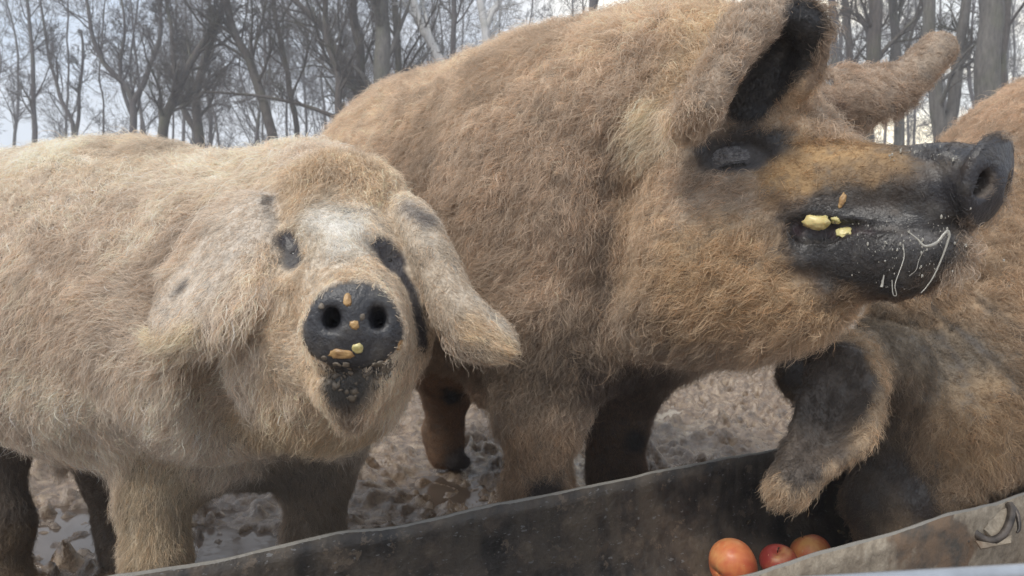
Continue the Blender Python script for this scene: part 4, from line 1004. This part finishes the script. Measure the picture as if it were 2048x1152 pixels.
def grow_level(paths, rad, nb, t0, t1, lenf, lenr, ang, K, up, rg, wob=0.16, rscale=0.55):
    m, k = paths.shape[:2]; tt = rg.uniform(t0, t1, (m, nb)) * (k - 1); i = np.minimum(tt.astype(int), k - 2); f = (tt - i)[..., None]
    I = np.arange(m)[:, None]; st = paths[I, i] * (1 - f) + paths[I, i + 1] * f; pr = rad[I, i] * (1 - f[..., 0]) + rad[I, i + 1] * f[..., 0]
    dr = unit(paths[I, i + 1] - paths[I, i]); rv = rg.normal(0, 1, dr.shape); rv = unit(rv - (rv * dr).sum(-1, keepdims=True) * dr)
    an = np.radians(rg.normal(ang, 12, (m, nb)))[..., None]; d = dr * np.cos(an) + rv * np.sin(an); d[..., 2] += up; d = unit(d)
    plen = np.linalg.norm(paths[:, -1] - paths[:, 0], axis=-1)[:, None] if lenr is None else lenr
    L = plen * lenf * rg.uniform(0.55, 1.25, (m, nb)) * (1.15 - 0.6 * tt / (k - 1))
    st = st.reshape(-1, 3); d = d.reshape(-1, 3); L = L.ravel(); r0 = np.minimum(pr.ravel() * rscale, 9)
    out = np.empty((len(st), K, 3)); out[:, 0] = st; cur = st.copy()
    for j in range(1, K):
        d = unit(d + rg.normal(0, wob, d.shape) + np.array([0, 0, up * 0.25])); cur = cur + d * (L / (K - 1))[:, None]; out[:, j] = cur
    u = np.linspace(0, 1, K); R_ = r0[:, None] * (1 - 0.8 * u)[None]
    return out, R_
def tree(name, label, trunks, mat, seed, group=None, nb=(12, 6, 6, 3), t0=0.25, up=0.25, l1=0.34, thin=1.0, twig=0.0022):
    "trunks: list of ([(px, py, metres)...], base radius px, top radius px)"
    rg = np.random.default_rng(seed); TP = []; TR = []
    for q, ra_, rb_ in trunks:
        w_ = [P(x, y, d / SC) for x, y, d in q]; w_ = smooth_path(w_, 26); dd = q[0][2] / SC
        TP.append(w_); TR.append(np.linspace(R(ra_, dd), R(rb_, dd), 26))
    TP = np.array(TP); TR = np.array(TR)
    wv = nvec(TP.reshape(-1, 3), 1.6, seed).reshape(TP.shape) * 0.05; wv[..., 2] = 0; wv[:, 0] = 0; TP = TP + wv
    base = TP[0, 0].copy(); base[2] = 0
    root = empty(name, tuple(base)); tag(root, label, 'tree', group)
    v, f = tubes_batch(TP, TR * (1 + 0.0 * TR), 14); add_child(mesh_obj('trunk', v, f, mat), root)
    Vs = []; Fs = []; o = 0
    P1, R1 = grow_level(TP, TR, nb[0], t0, 0.98, l1, None, 48, 9, up, rg, 0.14, 0.42)
    P2, R2 = grow_level(P1, R1, nb[1], 0.15, 0.98, 0.55, None, 42, 7, up * 0.6, rg, 0.18, 0.55)
    P3, R3 = grow_level(P2, R2, nb[2], 0.1, 0.98, 0.55, None, 40, 5, up * 0.3, rg, 0.22, 0.6)
    P4, R4 = grow_level(P3, R3, nb[3], 0.1, 0.95, 0.5, None, 38, 4, up * 0.2, rg, 0.2, 0.7)
    for (pp, rr, n) in ((P1, R1, 6), (P2, R2, 4), (P3, R3, 3), (P4, R4, 3)):
        v, f = tubes_batch(pp, np.maximum(rr * thin, twig * (TP[0, 0] @ cf) / 14), n); Vs.append(v); Fs.append(f + o); o += len(v)
    add_child(mesh_obj('crown', np.concatenate(Vs), np.concatenate(Fs), mat), root)
    return root
def gp(x, m): return (x, ground_y(m / SC) - 0, m)
NT_ = 0
def T(label, pts, ra_, rb_, m, mat='dark', name='bare_tree', extra=(), **kw):
    global NT_
    NT_ += 1
    def mk(pts): return [gp(pts[0][0], m)] + [(x, y, m) for x, y in pts[1:]]
    tr_ = [(mk(pts), ra_, rb_)] + [(list(q), a, b) for q, a, b in extra]
    n = max(len(t_[0]) for t_ in tr_)
    return tree(name, label, tr_, BK[mat], 100 + NT_, **kw)
T('thick pale grey tree trunk at the right, straight beside the rump of the right pig', [(1985, 0), (1980, 200), (1976, 0), (1974, -300), (1980, -700)], 26, 17, 9.0, 'grey', t0=0.5, nb=(10, 5, 6, 4), l1=0.2)
T('slim dark tree close to the right side of the thick grey trunk', [(2010, 0), (2008, 200), (2012, 0), (2022, -300), (2030, -500)], 9, 4, 12.0, 'dark', t0=0.2)
T('forked grey tree right of the raised far ear, two stems parting low', [(1895, 0), (1890, 300), (1872, 190), (1856, 40), (1846, -300)], 16, 10, 10.0, 'grey', t0=0.35, extra=[([(1892, 300, 10), (1915, 170, 10), (1925, 60, 10), (1960, -200, 10)], 13, 8)], nb=(9, 5, 6, 4), l1=0.25)
T('dark crooked tree behind the gap between the big pig\'s ears', [(1740, 0), (1732, 300), (1740, 120), (1752, 0), (1745, -300)], 17, 11, 12.0, 'dark', t0=0.35, nb=(10, 6, 6, 4), l1=0.25)
T('slim straight tree over the middle of the far ear', [(1800, 0), (1796, 300), (1790, 100), (1786, 0), (1780, -300)], 11, 7, 13.0, 'grey', t0=0.2, nb=(10, 6, 6, 3))
T('thin dark tree seen under the far ear, nearest the snout bridge', [(1700, 0), (1704, 300), (1700, 100), (1690, -60), (1680, -300)], 9, 5, 15.0, 'dark', t0=0.2)
T('thin tree left of the crooked dark one, mostly behind the near ear', [(1668, 0), (1670, 300), (1668, 100), (1660, -60), (1664, -300)], 10, 5, 17.0, 'far', t0=0.2)
T('dark tree just above the neck of the big pig', [(1430, 0), (1428, 200), (1418, 0), (1410, -150), (1400, -400)], 10, 6, 14.0, 'dark', t0=0.25)
T('thin tree rising over the big pig\'s shoulder hump', [(1190, 0), (1188, 200), (1186, 0), (1180, -200), (1176, -400)], 10, 5, 16.0, 'far', t0=0.2)
T('stout grey tree above the big pig\'s rump', [(768, 0), (768, 300), (765, 120), (762, 0), (755, -400)], 19, 13, 13.0, 'grey', t0=0.3, nb=(10, 6, 6, 4), l1=0.22)
T('dark tree immediately left of the stout one above the rump', [(724, 0), (726, 300), (722, 120), (705, 0), (690, -300)], 11, 7, 14.0, 'dark', t0=0.2)
T('dark tree immediately right of the stout one above the rump', [(800, 0), (798, 300), (794, 120), (788, 0), (780, -300)], 8, 6, 14.5, 'dark', t0=0.2)
T('slender tree above the back of the big pig, between the two pale birches', [(905, 0), (906, 300), (903, 80), (906, 0), (900, -300)], 7, 4, 17.0, 'far', t0=0.2)
T('pale birch leaning right above the rump of the big pig', [(930, 0), (905, 200), (872, 110), (828, 0), (800, -260)], 12, 7, 13.5, 'birch', 'birch_tree', t0=0.45, nb=(8, 5, 5, 3))
T('pale birch forking above the middle of the big pig\'s back', [(992, 0), (985, 200), (973, 70), (962, 0), (950, -260)], 11, 6, 14.0, 'birch', 'birch_tree', t0=0.4, nb=(8, 5, 5, 3), extra=[([(972, 60, 14), (985, 25, 14), (1000, 0, 14), (1030, -120, 14)], 6, 4)])
T('dark leaning tree above the pale pig\'s neck, stem slanting down to the right', [(580, 0), (548, 280), (500, 130), (470, 60), (420, -160)], 11, 6, 14.0, 'dark', t0=0.3, nb=(12, 7, 6, 4))
T('very slender straight tree right of the dark leaning one', [(600, 0), (590, 250), (568, 110), (545, 0), (520, -200)], 6, 4, 15.0, 'dark', t0=0.2)
T('tree with a long arching stem reaching over towards the big pig\'s rump', [(800, 0), (735, 250), (690, 130), (640, 50), (560, -20)], 9, 5, 14.0, 'dark', t0=0.2, nb=(14, 7, 6, 4))
T('small tree at the far left edge with a thin wavy stem', [(78, 0), (68, 280), (62, 190), (60, 80), (48, -60)], 6, 2.5, 17.0, 'far', t0=0.35, nb=(14, 6, 6, 3), l1=0.22)
T('small bushy tree with several thin stems, second from the left edge', [(150, 0), (148, 280), (120, 190), (95, 90), (80, 0)], 5, 2, 18.0, 'far', t0=0.3, nb=(14, 6, 6, 3), l1=0.22, extra=[([(150, 280, 18), (155, 200, 18), (165, 120, 18), (160, 60, 18)], 4, 2)])
T('forked tree above the pale pig\'s back, third from the left edge', [(268, 0), (268, 280), (262, 190), (200, 110), (168, -20)], 9, 3, 16.0, 'far', t0=0.3, nb=(14, 7, 6, 3), l1=0.25, extra=[([(266, 210, 16), (295, 150, 16), (320, 60, 16), (310, -60, 16)], 6, 3), ([(268, 240, 16), (240, 150, 16), (250, 60, 16), (240, -40, 16)], 4, 2)])
T('dense dark tree tangled with twigs over the pale pig\'s shoulder', [(330, 0), (325, 280), (345, 200), (400, 100), (440, 20)], 12, 5, 14.0, 'dark', t0=0.3, nb=(18, 8, 7, 4), l1=0.3)
T('many stemmed dark tree directly left of the leaning one', [(400, 0), (398, 280), (390, 190), (420, 90), (470, -60)], 11, 5, 15.0, 'dark', t0=0.3, nb=(16, 8, 7, 4), l1=0.3, extra=[([(398, 270, 15), (360, 200, 15), (345, 100, 15), (330, -20, 15)], 7, 3)])
T('tree with a low sideways branch above the pale pig\'s head', [(690, 0), (682, 250), (675, 150), (650, 60), (660, -160)], 8, 5, 13.0, 'dark', t0=0.25, nb=(12, 7, 6, 4), extra=[([(682, 236, 13), (600, 208, 13), (500, 190, 13), (410, 184, 13)], 4.5, 2)])
rw = np.random.default_rng(77)
spots = [(x, m) for x, m in zip(np.concatenate([np.linspace(280, 900, 28), np.linspace(940, 1480, 8), np.linspace(1640, 2120, 15), [-60, 30, 110, 210]]) + rw.uniform(-22, 22, 55), rw.uniform(19, 34, 55))]
for x, m in spots:
    dx = rw.normal(0, 14); b = rw.normal(0, 34)
    tall = -60 if x < 300 else -180
    NT_ += 1
    tree('thin_tree', 'thin bare tree far back in the wood among its look-alikes', [([gp(x, m), (x + b * 0.4, 260, m), (x + b, 110, m), (x + dx, tall, m)], rw.uniform(2.2, 4.4), 1.2)], BK['far'], 300 + NT_,
         group='thin bare trees far back in the wood', nb=(14, 7, 6, 3), t0=0.15, l1=0.28)
print('trees', round(time.time() - T0, 1))

# ================================================================== light and sky
SUN_EL, SUN_AZ = math.radians(48), math.radians(-35)   # azimuth from +Y towards +X; sun behind the viewer's left
w = bpy.data.worlds.new('World'); scn.world = w; w.use_nodes = True; nt = w.node_tree; N = nt.nodes; N.clear()
def nn(ty, **kw):
    x = N.new(ty)
    for k, v in kw.items(): setattr(x, k, v)
    return x
out = nn('ShaderNodeOutputWorld'); sky = nn('ShaderNodeTexSky', sky_type='NISHITA', sun_disc=False)
sky.sun_elevation = SUN_EL; sky.sun_rotation = math.radians(215); sky.dust_density = 2
bg1 = nn('ShaderNodeBackground'); bg1.inputs[1].default_value = 0.10; nt.links.new(sky.outputs[0], bg1.inputs[0])
tc = nn('ShaderNodeTexCoord'); mp = nn('ShaderNodeMapping'); mp.inputs['Scale'].default_value = (1, 1, 2.6); nt.links.new(tc.outputs['Generated'], mp.inputs[0])
nz = nn('ShaderNodeTexNoise'); nz.inputs['Scale'].default_value = 2.6; nz.inputs['Detail'].default_value = 7; nz.inputs['Roughness'].default_value = 0.55; nz.inputs['Distortion'].default_value = 0.4; nt.links.new(mp.outputs[0], nz.inputs['Vector'])
cr1 = nn('ShaderNodeValToRGB'); nt.links.new(nz.outputs['Fac'], cr1.inputs[0]); e = cr1.color_ramp.elements
e[0].position = 0.34; e[0].color = (0.50, 0.60, 0.73, 1); e[1].position = 0.66; e[1].color = (0.76, 0.78, 0.82, 1); q = e.new(0.5); q.color = (0.62, 0.67, 0.74, 1)
dp = nn('ShaderNodeVectorMath', operation='DOT_PRODUCT'); nt.links.new(tc.outputs['Generated'], dp.inputs[0]); gd = unit(np.array([0.56, 1.0, 0.20])); dp.inputs[1].default_value = tuple(gd)
cr2 = nn('ShaderNodeValToRGB'); nt.links.new(dp.outputs['Value'], cr2.inputs[0]); e = cr2.color_ramp.elements; e[0].position = 0.87; e[0].color = (0, 0, 0, 1); e[1].position = 1.0; e[1].color = (1, 1, 1, 1)
mg = nn('ShaderNodeMath', operation='MULTIPLY'); cr3 = nn('ShaderNodeValToRGB'); nt.links.new(nz.outputs['Fac'], cr3.inputs[0]); e = cr3.color_ramp.elements; e[0].position = 0.40; e[0].color = (0.25,) * 3 + (1,); e[1].position = 0.55
nt.links.new(cr2.outputs[0], mg.inputs[0]); nt.links.new(cr3.outputs[0], mg.inputs[1])
mx = nn('ShaderNodeMix', data_type='RGBA'); nt.links.new(mg.outputs[0], mx.inputs[0]); nt.links.new(cr1.outputs[0], mx.inputs[6]); mx.inputs[7].default_value = (1.8, 1.58, 1.15, 1)
bg2 = nn('ShaderNodeBackground'); bg2.inputs[1].default_value = 1.0; nt.links.new(mx.outputs[2], bg2.inputs[0])
ms_ = nn('ShaderNodeMixShader'); ms_.inputs[0].default_value = 0.9; nt.links.new(bg1.outputs[0], ms_.inputs[1]); nt.links.new(bg2.outputs[0], ms_.inputs[2]); nt.links.new(ms_.outputs[0], out.inputs[0])
sun = bpy.data.lights.new('sun', 'SUN'); sun.energy = 2.1; sun.angle = math.radians(18); sun.color = (1.0, 0.95, 0.87)
so = bpy.data.objects.new('sun', sun); COL.objects.link(so)
from mathutils import Vector
sdir = Vector((-0.45, -0.55, 0.95)).normalized(); so.rotation_euler = sdir.to_track_quat('Z', 'Y').to_euler()
sky.sun_elevation = math.asin(sdir.z); sky.sun_rotation = math.atan2(sdir.x, sdir.y)
scn.view_settings.view_transform = 'Standard'; scn.view_settings.look = 'None'; scn.view_settings.exposure = 0.55; scn.view_settings.gamma = 1
cam.dof.use_dof = True; cam.dof.focus_distance = 0.95; cam.dof.aperture_fstop = 11
hz = NT('haze_air'); pvn = hz.n('ShaderNodeVolumePrincipled'); pvn.inputs['Color'].default_value = (0.86, 0.90, 0.97, 1); pvn.inputs['Density'].default_value = 0.007; pvn.inputs['Anisotropy'].default_value = 0.0
hz.l(pvn.outputs[0], hz.out.inputs['Volume'])
x0, x1, y0, y1, z0, z1 = -52, 52, -16, 62, -1.5, 17
hb = mesh_obj('haze', [(x0, y0, z0), (x1, y0, z0), (x1, y1, z0), (x0, y1, z0), (x0, y0, z1), (x1, y0, z1), (x1, y1, z1), (x0, y1, z1)], [(0, 3, 2, 1), (4, 5, 6, 7), (0, 1, 5, 4), (1, 2, 6, 5), (2, 3, 7, 6), (3, 0, 4, 7)], hz.m, smooth=False)
tag(hb, 'thin pale haze in the air between the viewer and the wood', None, None, 'stuff')
scn.cycles.volume_bounces = 1
scn.cycles.use_denoising = True
scn.cycles.max_bounces = 6; scn.cycles.diffuse_bounces = 3; scn.cycles.transparent_max_bounces = 8
print('done', round(time.time() - T0, 1))
